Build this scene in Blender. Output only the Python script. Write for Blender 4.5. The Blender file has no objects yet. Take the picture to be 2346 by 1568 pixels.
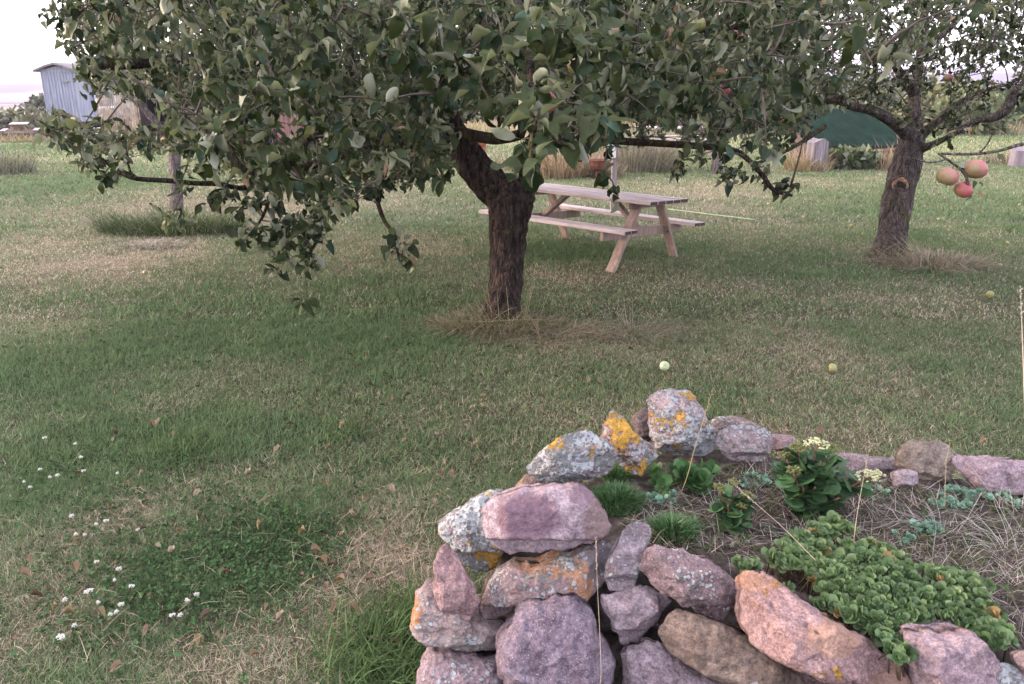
import bpy, math, random
import numpy as np
from mathutils import Vector
random.seed(7); RNG = np.random.default_rng(11)
SC = bpy.context.scene
COL = SC.collection
# ------------------------------------------------------------------ camera, sky, sun, exposure
CAM_H, PITCH, F = 2.0, math.radians(17.5), 828.0          # eye height, downward tilt, focal length in pixels of a 1024 wide frame
cam_d = bpy.data.cameras.new("camera"); cam = bpy.data.objects.new("camera", cam_d); COL.objects.link(cam)
cam.location = (0, 0, CAM_H); cam.rotation_euler = (math.pi/2 - PITCH, 0, 0)
cam_d.sensor_width = 36; cam_d.lens = F/1024*36; cam_d.clip_start = 0.05; cam_d.clip_end = 6000
SC.camera = cam
SUN_EL, SUN_AZ = math.radians(16), math.radians(-78)       # azimuth from +Y, negative = to the left
W = bpy.data.worlds.new("World"); SC.world = W; W.use_nodes = True
nt = W.node_tree; nt.nodes.clear()
wo = nt.nodes.new("ShaderNodeOutputWorld"); bg = nt.nodes.new("ShaderNodeBackground")
sky = nt.nodes.new("ShaderNodeTexSky"); sky.sky_type = 'NISHITA'; sky.sun_disc = False
sky.sun_elevation = SUN_EL; sky.sun_rotation = SUN_AZ; sky.air_density = 1.0; sky.dust_density = 3.0; sky.ozone_density = 1.0
mx = nt.nodes.new("ShaderNodeMix"); mx.data_type = 'RGBA'; mx.inputs[0].default_value = 0.62
mx.inputs[7].default_value = (9.7, 9.2, 10.3, 1)            # thin even high cloud, dusk pink
nt.links.new(sky.outputs[0], mx.inputs[6]); nt.links.new(mx.outputs[2], bg.inputs[0])
bg.inputs[1].default_value = 0.10
nt.links.new(bg.outputs[0], wo.inputs[0])
sd = bpy.data.lights.new("sun", 'SUN'); so = bpy.data.objects.new("sun", sd); COL.objects.link(so)
sd.energy = 1.5; sd.angle = math.radians(28); sd.color = (1.0, 0.74, 0.60)
sdir = Vector((math.sin(SUN_AZ)*math.cos(SUN_EL), math.cos(SUN_AZ)*math.cos(SUN_EL), math.sin(SUN_EL)))
so.rotation_euler = sdir.to_track_quat('Z', 'Y').to_euler(); so.location = (-20, 0, 20)
SC.view_settings.view_transform = 'Standard'; SC.view_settings.look = 'None'
SC.view_settings.exposure = 2.22; SC.view_settings.gamma = 1.0
SC.render.engine = 'CYCLES'
SC.cycles.max_bounces = 6; SC.cycles.diffuse_bounces = 3; SC.cycles.glossy_bounces = 2
SC.cycles.transmission_bounces = 3; SC.cycles.transparent_max_bounces = 4; SC.cycles.volume_bounces = 0
SC.cycles.use_denoising = True

# ------------------------------------------------------------------ helpers
CP, SP = math.cos(PITCH), math.sin(PITCH)
RGT = np.array([1., 0, 0]); UP = np.array([0, SP, CP]); FWD = np.array([0, CP, -SP])
K = 1024/2346.0                                            # survey sheet units to frame pixels
def P(dx, dy, z):                                          # a surveyed sighting at a measured distance
    u = (dx*K-512)/F; v = (dy*K-342)/F
    return np.array([0, 0, CAM_H]) + z*(u*RGT - v*UP + FWD)
def G(dx, dy, h=0.0):                                      # a sighting on level ground of height h
    v = (dy*K-342)/F
    return P(dx, dy, (CAM_H-h)/(SP+v*CP))
def A5(x, y): return 930.96+0.4621*x, 843.7+0.4621*y
def A6(x, y): return 1589.6+0.4621*x, 843.7+0.4621*y
def A7(x, y): return 0.4435*x, 872.8+0.4435*y
def project(p):
    d = np.asarray(p)-np.array([0, 0, CAM_H]); z = d@FWD
    zz = np.where(np.abs(z) < 1e-3, 1e-3, z)
    return (512+F*(d@RGT)/zz)/K, (342-F*(d@UP)/zz)/K, z
def h3(i, j, k, s):
    n = (i.astype(np.int64)*374761393 + j.astype(np.int64)*668265263 + k.astype(np.int64)*2147483647 + s*1274126177) & 0xffffffff
    n = ((n ^ (n >> 13))*1274126177) & 0xffffffff
    n = (n ^ (n >> 16)) & 0xffff
    return n/65535.0
def vnoise(p, s=0):
    p = np.asarray(p, float); f = np.floor(p); t = p-f; t = t*t*(3-2*t); i, j, k = f[:, 0], f[:, 1], f[:, 2]
    r = 0
    for a in (0, 1):
        for b in (0, 1):
            for c in (0, 1):
                w = (t[:, 0] if a else 1-t[:, 0])*(t[:, 1] if b else 1-t[:, 1])*(t[:, 2] if c else 1-t[:, 2])
                r = r + w*h3(i+a, j+b, k+c, s)
    return r
def fbm(p, s=0, o=4):
    p = np.asarray(p, float); r = 0; a = 0.5; t = 0
    for q in range(o): r = r+a*vnoise(p, s+q*17); t += a; a *= 0.5; p = p*2.03+3.7
    return r/t
def n2(x, y, sc, s=0, o=3): return fbm(np.stack([x*sc, y*sc, np.zeros_like(x)+s*1.37], 1), s, o)
def unit(v): return v/np.maximum(np.linalg.norm(v, axis=-1, keepdims=True), 1e-9)
def sm(a, b, x):
    t = np.clip((x-a)/(b-a), 0, 1); return t*t*(3-2*t)

def mesh_np(name, V, faces, mat, parent=None, col=None, smooth=True, loc=None, link=True):
    """faces: list of int arrays, each (n, k)"""
    me = bpy.data.meshes.new(name); V = np.asarray(V, np.float32)
    if loc is not None: V = V-np.asarray(loc, np.float32)
    faces = [np.asarray(f, np.int32) for f in faces if len(f)]
    li = np.concatenate([f.ravel() for f in faces]); cnt = np.concatenate([np.full(len(f), f.shape[1], np.int32) for f in faces])
    me.vertices.add(len(V)); me.vertices.foreach_set("co", V.ravel())
    me.loops.add(len(li)); me.loops.foreach_set("vertex_index", li)
    me.polygons.add(len(cnt)); st = np.concatenate([[0], np.cumsum(cnt)[:-1]]).astype(np.int32)
    me.polygons.foreach_set("loop_start", st); me.polygons.foreach_set("loop_total", cnt)
    me.polygons.foreach_set("use_smooth", np.full(len(cnt), smooth, bool))
    if col is not None:
        a = me.color_attributes.new("tint", 'FLOAT_COLOR', 'POINT')
        c4 = np.ones((len(V), 4), np.float32); c4[:, :3] = col; a.data.foreach_set("color", c4.ravel())
    me.update(calc_edges=True); me.validate()
    me.materials.append(mat)
    o = bpy.data.objects.new(name, me)
    if link: COL.objects.link(o)
    if loc is not None: o.location = [float(q) for q in loc]
    if parent is not None:
        o.parent = parent
        if loc is None: pass
    return o
def empty(name, loc=(0, 0, 0), rz=0):
    o = bpy.data.objects.new(name, None); COL.objects.link(o); o.location = [float(q) for q in loc]; o.rotation_euler = (0, 0, rz); o.empty_display_size = 0.1
    return o
def tag(o, label, cat, group=None, kind=None):
    if label: o["label"] = label
    if cat: o["category"] = cat
    if group: o["group"] = group
    if kind: o["kind"] = kind
    return o
def copy_tree(o, parent=None):
    c = o.copy(); COL.objects.link(c); c.parent = parent
    for ch in o.children: copy_tree(ch, c)
    return c
class MB:                                                   # gathers boxes, tubes and lathes into one mesh
    def __init__(s): s.V = []; s.F = {}; s.n = 0
    def add(s, V, faces):
        for f in faces: s.F.setdefault(len(f), []).append([q+s.n for q in f])
        s.V.append(np.asarray(V, float)); s.n += len(V); return s
    def box(s, c, d, M=None, bev=0.0, taper=None):
        hx, hy, hz = d[0]/2, d[1]/2, d[2]/2; b = min(bev, hx*.45, hy*.45, hz*.45)
        if b <= 0:
            V = np.array([[x, y, z] for x in (-hx, hx) for y in (-hy, hy) for z in (-hz, hz)])
            Fc = [(0, 1, 3, 2), (4, 6, 7, 5), (0, 4, 5, 1), (2, 3, 7, 6), (0, 2, 6, 4), (1, 5, 7, 3)]
        else:
            V = []; idx = {}
            for sx in (-1, 1):
                for sy in (-1, 1):
                    for sz in (-1, 1):
                        for ax in range(3):
                            p = [sx*(hx-b), sy*(hy-b), sz*(hz-b)]; p[ax] = (sx*hx, sy*hy, sz*hz)[ax]
                            idx[(sx, sy, sz, ax)] = len(V); V.append(p)
            V = np.array(V); Fc = []
            I = lambda a, b_, c_, x: idx[(a, b_, c_, x)]
            for t in (-1, 1):
                q = [I(t, -1, -1, 0), I(t, 1, -1, 0), I(t, 1, 1, 0), I(t, -1, 1, 0)]; Fc.append(q if t > 0 else q[::-1])
                q = [I(-1, t, -1, 1), I(-1, t, 1, 1), I(1, t, 1, 1), I(1, t, -1, 1)]; Fc.append(q if t > 0 else q[::-1])
                q = [I(-1, -1, t, 2), I(1, -1, t, 2), I(1, 1, t, 2), I(-1, 1, t, 2)]; Fc.append(q if t > 0 else q[::-1])
            for a in (-1, 1):
                for g in (-1, 1):
                    Fc.append([I(a, g, -1, 0), I(a, g, 1, 0), I(a, g, 1, 1), I(a, g, -1, 1)])
                    Fc.append([I(a, -1, g, 0), I(a, 1, g, 0), I(a, 1, g, 2), I(a, -1, g, 2)])
                    Fc.append([I(-1, a, g, 1), I(1, a, g, 1), I(1, a, g, 2), I(-1, a, g, 2)])
                    for e in (-1, 1): Fc.append([I(a, g, e, 0), I(a, g, e, 1), I(a, g, e, 2)])
        V = V.copy()
        if M is not None: V = V@np.asarray(M).T
        return s.add(V+np.asarray(c), Fc)
    def bar(s, p, q, w, h, bev=0.0, upv=(0, 0, 1), ext=0.0):  # a beam from p to q, width w across, height h
        p = np.asarray(p, float); q = np.asarray(q, float); d = q-p; L = np.linalg.norm(d); d = d/L
        x = np.cross(np.asarray(upv, float), d); x = x/np.linalg.norm(x); z = np.cross(d, x)
        return s.box((p+q)/2, (w, L+2*ext, h), np.stack([x, d, z], 1), bev)
    def tube(s, pts, rad, seg=8, cap=True, rough=0.0, seed=0):
        V, Q, T = tube_np(np.asarray(pts, float), np.asarray(rad, float) if np.ndim(rad) else np.full(len(pts), rad), seg, rough, seed)
        return s.add(V, [list(q) for q in Q]+[list(t) for t in T])
    def lathe(s, prof, c=(0, 0, 0), seg=20, M=None):
        prof = np.asarray(prof, float); a = np.linspace(0, 2*np.pi, seg, endpoint=False)
        V = np.stack([prof[:, 0:1]*np.cos(a), prof[:, 0:1]*np.sin(a), np.repeat(prof[:, 1:2], seg, 1)], 2).reshape(-1, 3)
        Fc = [(i*seg+j, i*seg+(j+1) % seg, (i+1)*seg+(j+1) % seg, (i+1)*seg+j) for i in range(len(prof)-1) for j in range(seg)]
        if M is not None: V = V@np.asarray(M).T
        return s.add(V+np.asarray(c), Fc)
    def build(s, name, mat, parent=None, smooth=False, loc=None, col=None):
        return mesh_np(name, np.concatenate(s.V), [np.array(f) for f in s.F.values()], mat, parent, smooth=smooth, loc=loc, col=col)
def resample(pts, n):
    pts = np.asarray(pts, float); d = np.concatenate([[0], np.cumsum(np.linalg.norm(np.diff(pts[:, :3], axis=0), axis=1))])
    t = np.linspace(0, d[-1], n); return np.stack([np.interp(t, d, pts[:, k]) for k in range(pts.shape[1])], 1)
def spline(pts, n):                                         # Catmull-Rom through pts (any columns)
    p = np.asarray(pts, float); p = np.concatenate([[2*p[0]-p[1]], p, [2*p[-1]-p[-2]]]); out = []
    m = len(p)-3
    for t in np.linspace(0, m-1e-6, n):
        i = int(t); f = t-i; a, b, c, d = p[i:i+4]
        out.append(0.5*(2*b+(c-a)*f+(2*a-5*b+4*c-d)*f*f+(3*b-a-3*c+d)*f**3))
    return np.array(out)
def tube_np(pts, rad, seg=8, rough=0.0, seed=0):
    n = len(pts); T = unit(np.gradient(pts, axis=0)); ref = np.array([0.31, 0.17, 0.93])
    X = unit(np.cross(T, ref)); Y = np.cross(T, X)
    for i in range(1, n):
        x = X[i-1]-T[i]*(X[i-1]@T[i]); X[i] = x/np.linalg.norm(x); Y[i] = np.cross(T[i], X[i])
    a = np.linspace(0, 2*np.pi, seg, endpoint=False)
    D = X[:, None]*np.cos(a)[None, :, None]+Y[:, None]*np.sin(a)[None, :, None]
    R = np.repeat(rad[:, None], seg, 1)
    V = pts[:, None]+D*R[:, :, None]
    if rough:
        q = V.reshape(-1, 3)
        rid = fbm(np.stack([np.tile(np.arange(seg)*(14/seg), n), np.repeat(np.arange(n)*(13.0/n), seg), np.full(n*seg, seed)], 1), seed, 3)
        lum = fbm(q*5+seed, seed+5, 3)
        V = pts[:, None]+D*(R*(1+rough*((rid-.5)*1.1+(lum-.5)*1.3).reshape(n, seg)))[:, :, None]
    V = V.reshape(-1, 3); i = np.arange(n-1)[:, None]*seg; j = np.arange(seg)[None]; j2 = (j+1) % seg
    Q = np.stack([i+j, i+j2, i+seg+j2, i+seg+j], 2).reshape(-1, 4)
    V = np.concatenate([V, pts[:1], pts[-1:]]); b = n*seg
    T3 = np.concatenate([np.stack([np.full(seg, b), (np.arange(seg)+1) % seg, np.arange(seg)], 1), np.stack([np.full(seg, b+1), (n-1)*seg+np.arange(seg), (n-1)*seg+(np.arange(seg)+1) % seg], 1)])
    return V, Q, T3

# ------------------------------------------------------------------ materials
class NB:
    def __init__(s, name):
        s.m = bpy.data.materials.new(name); s.m.use_nodes = True; s.t = s.m.node_tree; s.b = s.t.nodes["Principled BSDF"]; s.tc = None
    def n(s, typ, **kw):
        x = s.t.nodes.new(typ)
        for k, v in kw.items(): setattr(x, k, v)
        return x
    def set(s, x, i, v):
        if hasattr(v, "links") or isinstance(v, bpy.types.NodeSocket): s.t.links.new(v, x.inputs[i])
        else: x.inputs[i].default_value = (tuple(v)+(1,) if isinstance(v, (tuple, list)) and len(v) == 3 and x.inputs[i].type == 'RGBA' else v)
    def obj(s):
        if s.tc is None: s.tc = s.n("ShaderNodeTexCoord")
        return s.tc.outputs["Object"]
    def mapped(s, scale):
        m = s.n("ShaderNodeMapping"); s.set(m, 0, s.obj()); m.inputs["Scale"].default_value = scale; return m.outputs[0]
    def noise(s, scale, detail=4, rough=0.6, vec=None, off=0.0):
        x = s.n("ShaderNodeTexNoise", noise_dimensions='4D'); s.set(x, "Vector", vec or s.obj()); x.inputs["W"].default_value = off
        x.inputs["Scale"].default_value = scale; x.inputs["Detail"].default_value = detail; x.inputs["Roughness"].default_value = rough
        return x.outputs["Fac"]
    def voro(s, scale, out="Distance", vec=None, feature='F1'):
        x = s.n("ShaderNodeTexVoronoi", feature=feature); s.set(x, "Vector", vec or s.obj()); x.inputs["Scale"].default_value = scale
        return x.outputs[out]
    def ramp(s, v, a, b):
        x = s.n("ShaderNodeMapRange", interpolation_type='SMOOTHSTEP'); s.set(x, 0, v); x.inputs[1].default_value = a; x.inputs[2].default_value = b
        return x.outputs[0]
    def mix(s, f, a, b, mode='MIX'):
        x = s.n("ShaderNodeMix", data_type='RGBA', blend_type=mode); s.set(x, 0, f); s.set(x, 6, a); s.set(x, 7, b); return x.outputs[2]
    def math(s, op, a, b=0.0):
        x = s.n("ShaderNodeMath", operation=op); s.set(x, 0, a); s.set(x, 1, b); return x.outputs[0]
    def attr(s, name="tint"):
        x = s.n("ShaderNodeAttribute", attribute_name=name); return x.outputs["Color"]
    def bump(s, h, strength=0.5, dist=0.01, prev=None):
        x = s.n("ShaderNodeBump"); s.set(x, "Height", h); x.inputs["Strength"].default_value = strength; x.inputs["Distance"].default_value = dist
        if prev: s.set(x, "Normal", prev)
        return x.outputs[0]
    def done(s, col, rough=0.8, nrm=None, spec=0.3, **kw):
        s.set(s.b, "Base Color", col); s.set(s.b, "Roughness", rough); s.b.inputs["Specular IOR Level"].default_value = spec
        if nrm is not None: s.set(s.b, "Normal", nrm)
        for k, v in kw.items(): s.set(s.b, k, v)
        return s.m
def simple(name, c, rough=0.7, var=0.25, scale=8.0, spec=0.3, bump=0.0):
    m = NB(name); f = m.noise(scale, 5)
    c2 = tuple(q*(1-var) for q in c); c1 = tuple(min(1, q*(1+var)) for q in c)
    return m.done(m.mix(m.ramp(f, .3, .7), c2, c1), rough, m.bump(m.noise(scale*6, 3), bump, .004) if bump else None, spec)
def tinted(name, rough=0.75, spec=0.2, trans=0.0, under=None, var=0.15, scale=40):
    m = NB(name); c = m.attr(); f = m.noise(scale, 3)
    c = m.mix(m.ramp(f, .3, .7), m.mix(1.0, c, (1-var,)*3, 'MULTIPLY'), m.mix(1.0, c, (1+var,)*3, 'MULTIPLY'))
    if under is not None:                                   # leaves have a felted pale lower surface
        g = m.n("ShaderNodeNewGeometry"); c = m.mix(g.outputs["Backfacing"], c, m.mix(0.62, c, under))
    mat = m.done(c, rough, None, spec)
    if trans:
        t = m.n("ShaderNodeBsdfTranslucent"); m.set(t, 0, m.mix(1.0, c, (1.3, 1.5, 0.8), 'MULTIPLY')); ms = m.n("ShaderNodeMixShader"); ms.inputs[0].default_value = trans
        m.t.links.new(m.b.outputs[0], ms.inputs[1]); m.t.links.new(t.outputs[0], ms.inputs[2])
        m.t.links.new(ms.outputs[0], m.t.nodes["Material Output"].inputs["Surface"])
    return mat
def bark_mat(name, c1, c2, moss=0.35, lich=0.2, grain=1.0):
    m = NB(name); v = m.mapped((26*grain, 26*grain, 5*grain)); r = m.noise(1.0, 6, .65, v); big = m.noise(4, 4)
    vz = m.voro(1.6, "Distance", v, 'DISTANCE_TO_EDGE')
    c = m.mix(m.ramp(r, .35, .68), c1, c2)
    c = m.mix(m.ramp(m.noise(9, 5, .7, None, 4.0), .60, .68), c, (.16, .085, .06))
    c = m.mix(m.math('MULTIPLY', m.ramp(m.noise(11, 5, .7, None, 1.7), .62-moss*.3, .74-moss*.3), m.ramp(big, .35, .65)), c, (.10, .10, .035))
    c = m.mix(m.ramp(m.noise(23, 5, .7, None, 8.3), .74-lich*.2, .78-lich*.2), c, (.34, .25, .05))
    h = m.math('ADD', m.math('MULTIPLY', m.ramp(vz, 0.0, .25), .8), m.math('MULTIPLY', r, .8))
    return m.done(c, .92, m.bump(h, 1.0, .045), .12)
def stone_mat(name, c1, c2, rust=0.0, yellow=0.0, grey=0.0, speck=0.5, stain=0.0, off=0.0, patches=(), band=0.0):
    m = NB(name); ds = lambda q: tuple((.72*v+.28*(sum(q)/3))*k*.88 for v, k in zip(q, (.97, 1.0, 1.03))); c1, c2 = ds(c1), ds(c2)
    n1 = m.noise(9, 6, .62, None, off); n3 = m.noise(105, 6, .8, None, off+3); n2_ = m.noise(28, 5, .7, None, off+5)
    c = m.mix(m.ramp(n1, .33, .67), c1, c2)
    c = m.mix(m.ramp(n2_, .3, .7), m.mix(1.0, c, (.64, .62, .64), 'MULTIPLY'), m.mix(1.0, c, (1.24, 1.22, 1.22), 'MULTIPLY'))
    c = m.mix(m.ramp(n3, .32, .7), m.mix(1.0, c, (.50, .47, .49), 'MULTIPLY'), m.mix(1.0, c, (1.36, 1.33, 1.33), 'MULTIPLY'))
    sp = m.n("ShaderNodeTexVoronoi"); m.set(sp, "Vector", m.obj()); sp.inputs["Scale"].default_value = 210
    cell = m.n("ShaderNodeSeparateColor"); m.set(cell, 0, sp.outputs["Color"])
    grain = m.math('MULTIPLY', m.ramp(cell.outputs[0], .70, .95), m.ramp(sp.outputs["Distance"], .6, .2))
    c = m.mix(m.math('MULTIPLY', grain, speck*.55), c, (.58, .48, .49))
    dk = m.math('MULTIPLY', m.ramp(cell.outputs[1], .78, .95), m.ramp(sp.outputs["Distance"], .6, .2))
    c = m.mix(m.math('MULTIPLY', dk, .55), c, (.08, .06, .065))
    ab = m.n("ShaderNodeSeparateXYZ"); m.set(ab, 0, m.obj()); A = ab.outputs[0]; B = m.math('ADD', m.math('MULTIPLY', ab.outputs[1], SP), m.math('MULTIPLY', ab.outputs[2], CP))
    wob = m.math('ADD', m.math('MULTIPLY', m.noise(12, 4, .65, None, off+8), 1.3), m.math('MULTIPLY', m.noise(55, 5, .75, None, off+9), 1.3))
    for (x, y, rx, ry, pc, st) in patches:
        q = m.math('ADD', m.math('POWER', m.math('ABSOLUTE', m.math('DIVIDE', m.math('SUBTRACT', A, x), rx)), 2.0), m.math('POWER', m.math('ABSOLUTE', m.math('DIVIDE', m.math('SUBTRACT', B, y), ry)), 2.0))
        c = m.mix(m.math('MULTIPLY', m.ramp(m.math('ADD', q, m.math('SUBTRACT', wob, 1.25)), 1.25, .65), st), c, m.mix(m.ramp(n3, .3, .7), tuple(v*.75 for v in pc), tuple(min(1, v*1.2) for v in pc)))
    if band: c = m.mix(m.math('MULTIPLY', m.ramp(m.noise(1.0, 5, .6, m.mapped((6, 6, 60)), off+2), .42, .62), band), c, m.mix(1.0, c, (.62, .58, .56), 'MULTIPLY'))
    if rust: c = m.mix(m.math('MULTIPLY', m.ramp(m.noise(8, 6, .72, None, off+11), .70-rust*.26, .86-rust*.26), .75), c, (.33, .155, .075))
    if stain: c = m.mix(m.math('MULTIPLY', m.ramp(m.noise(6.5, 4, .6, None, off+15), .66-stain*.25, .72-stain*.25), .75), c, (.13, .085, .085))
    h = m.math('ADD', m.math('MULTIPLY', n3, .45), m.math('ADD', m.math('MULTIPLY', n1, .8), m.math('MULTIPLY', n2_, .8)))
    if grey:                                                # rosettes of grey crust
        for sc, o, colr, amt in ((42, 21, (.36, .39, .42), grey), (75, 27, (.42, .45, .46), grey*.8), (60, 29, (.17, .175, .17), grey*.55)):
            w = m.n("ShaderNodeVectorMath", operation='ADD'); nn = m.n("ShaderNodeTexNoise"); m.set(nn, "Vector", m.obj()); nn.inputs["Scale"].default_value = sc*2; k = m.n("ShaderNodeVectorMath", operation='SCALE'); m.set(k, 0, nn.outputs["Color"]); k.inputs["Scale"].default_value = .35/sc
            m.set(w, 0, m.obj()); m.set(w, 1, k.outputs[0]); d = m.voro(sc, "Distance", w.outputs[0])
            f = m.ramp(m.math('ADD', d, m.math('MULTIPLY', m.math('SUBTRACT', m.noise(7, 4, .65, None, off+o), .62-amt*.22), -3.2)), .46, .34)
            c = m.mix(m.math('MULTIPLY', f, .85), c, m.mix(m.ramp(n3, .3, .7), tuple(v*.8 for v in colr), tuple(v*1.15 for v in colr))); h = m.math('ADD', h, m.math('MULTIPLY', f, .25))
    if yellow:
        a_ = m.math('ADD', m.math('MULTIPLY', m.noise(9, 3, .6, None, off+33), .62), m.math('MULTIPLY', m.noise(48, 4, .75, None, off+35), .38))
        f = m.ramp(a_, .60-yellow*.2, .635-yellow*.2); c = m.mix(m.math('MULTIPLY', f, .9), c, m.mix(m.ramp(n3, .3, .7), (.36, .20, .03), (.58, .34, .045))); h = m.math('ADD', h, m.math('MULTIPLY', f, .3))
    return m.done(c, .9, m.bump(h, 1.0, .022), .2)
def wood_mat(name, c1, c2, axis=0, rough=.75):
    m = NB(name); sc = [22, 22, 22]; sc[axis] = 1.6; v = m.mapped(sc); r = m.noise(1.0, 6, .6, v); k = m.noise(3.0, 3)
    c = m.mix(m.ramp(r, .35, .68), c1, c2); c = m.mix(m.ramp(k, .55, .75), c, m.mix(1.0, c, (.7, .66, .68), 'MULTIPLY'))
    kn = m.voro(2.6); c = m.mix(m.math('MULTIPLY', m.ramp(kn, .07, .04), .7), c, (.10, .05, .03))
    return m.done(c, rough, m.bump(r, .5, .003), .25)
M = {}
M['leaf'] = tinted("apple_leaf", .5, .16, .13, (.29, .305, .24), .18, 60)
M['leaf_far'] = tinted("far_leaf", .6, .2, .15, (.2, .22, .15), .2, 5)
M['twig'] = simple("twig_bark", (.075, .058, .05), .9, .45, 30)
M['grass'] = tinted("grass_blade", .8, .1, .10, None, .12, 30)
M['dry'] = tinted("dry_grass", .85, .1, .15, None, .15, 30)
M['sedum'] = tinted("sedum_leaf", .5, .3, .08, None, .12, 90)
M['bark_main'] = bark_mat("apple_bark", (.010, .008, .007), (.095, .069, .060), .22, .06)
M['bark_limb'] = bark_mat("lichened_bark", (.018, .013, .012), (.060, .045, .037), .55, .5)
M['bark_right'] = bark_mat("grey_bark", (.050, .041, .040), (.19, .155, .145), .35, .25)
M['bark_far'] = bark_mat("pale_bark", (.10, .085, .085), (.25, .22, .21), .2, .1)

# ------------------------------------------------------------------ bed outline (needed by the lawn)
BED = np.array([G(*q, .42)[:2] for q in [(1110, 1235), (1235, 1130), (1400, 1070), (1560, 1015), (1700, 1030), (1900, 1065), (2110, 1085), (2420, 1110), (2700, 1180)]] +
               [(2.4, 2.9), (2.3, 1.55), (1.65, 1.62)] + [G(*q, .42)[:2] for q in [(2060, 1530), (1860, 1420), (1690, 1345), (1480, 1330), (1330, 1320), (1180, 1310)]])
def inside_dist(x, y, poly):                                # signed distance, positive inside
    d = np.full(x.shape, 1e9); ins = np.zeros(x.shape, bool); n = len(poly)
    for i in range(n):
        a, b = poly[i], poly[(i+1) % n]; e = b-a; t = np.clip(((x-a[0])*e[0]+(y-a[1])*e[1])/(e@e), 0, 1)
        d = np.minimum(d, np.hypot(x-a[0]-t*e[0], y-a[1]-t*e[1]))
        c = ((a[1] > y) != (b[1] > y)); with_x = (b[0]-a[0])*(y-a[1])/((b[1]-a[1]) if b[1] != a[1] else 1e-9)+a[0]
        ins ^= c & (x < with_x)
    return np.where(ins, d, -d)

# ------------------------------------------------------------------ ground
def spots(x, y, L):
    r = np.zeros_like(x)
    for dx, dy, rad, amp in L:
        g = G(dx, dy); r = r+amp*np.exp(-((x-g[0])**2+(y-g[1])**2)/(rad*rad))
    return r
STRAW = [(870, 1290, .22, .9), (1850, 830, .5, .35), (2150, 720, .8, .35), (300, 590, 1.3, .55), (60, 560, 1.2, .5), (480, 1530, .22, .6), (250, 1190, .18, .5), (560, 470, 2.2, .5), (1650, 640, .8, .4),
         (120, 1330, .25, .45), (880, 1200, .3, .45), (1300, 760, .45, .5), (1900, 1000, .5, .5), (1500, 1000, .5, .35), (950, 560, 1.2, .3), (1700, 440, 2.0, .4), (1350, 640, .8, .5), (700, 1500, .25, .5), (40, 1450, .2, .4), (1150, 960, .4, .25)]
GREEN = [(520, 1300, .35, .9), (300, 800, 1.0, .5), (620, 700, 1.2, .5), (950, 1480, .2, .9), (900, 800, .6, .4), (250, 1050, .4, .5), (450, 980, .5, .4), (2000, 460, 2.5, .4), (1300, 570, .7, .5), (1000, 500, 1.5, .3), (150, 420, 2.5, .4), (2300, 470, 3, .4)]
def straw_amount(x, y):
    s = n2(x, y, .9, 3)*.65+n2(x, y, 3.2, 8)*.55-.22
    s = s+spots(x, y, STRAW)*.80-spots(x, y, GREEN)*.70
    far = sm(14, 34, y)
    return np.clip(s-far*.10, 0, 1)
def ground_h(x, y):
    h = .035*(n2(x, y, .5, 21)-.5)*sm(2, 6, np.abs(y))
    return h-.72*sm(22, 40, y)*sm(-9, -17, x)-1.9*sm(38, 62, y)-18*sm(75, 420, y)
def lawn_rgb(s, r, x, y):
    """albedo of a blade: green to straw"""
    q = sm(5, 14, y)[:, None]; g1 = np.array([.072, .130, .058])*(1+.05*q); g2 = np.array([.158, .212, .108])*(1+.0*q); st = np.array([.385, .335, .255])*(1+.05*q); br = np.array([.20, .165, .12])
    t = n2(x, y, 2.1, 31)[:, None]; g = g1*(1-t)+g2*t
    fl = (r < s*1.05-.08)[:, None]; b2 = (vnoise(np.stack([x*37, y*37, r*9], 1), 5) > .62)[:, None]
    return np.where(fl, np.where(b2, br, st), g)
def far(dx, Y):
    x = (dx*K-512)/F*Y*CP; return np.array([x, Y, float(ground_h(np.array([x]), np.array([Y*1.]))[0])])
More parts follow.
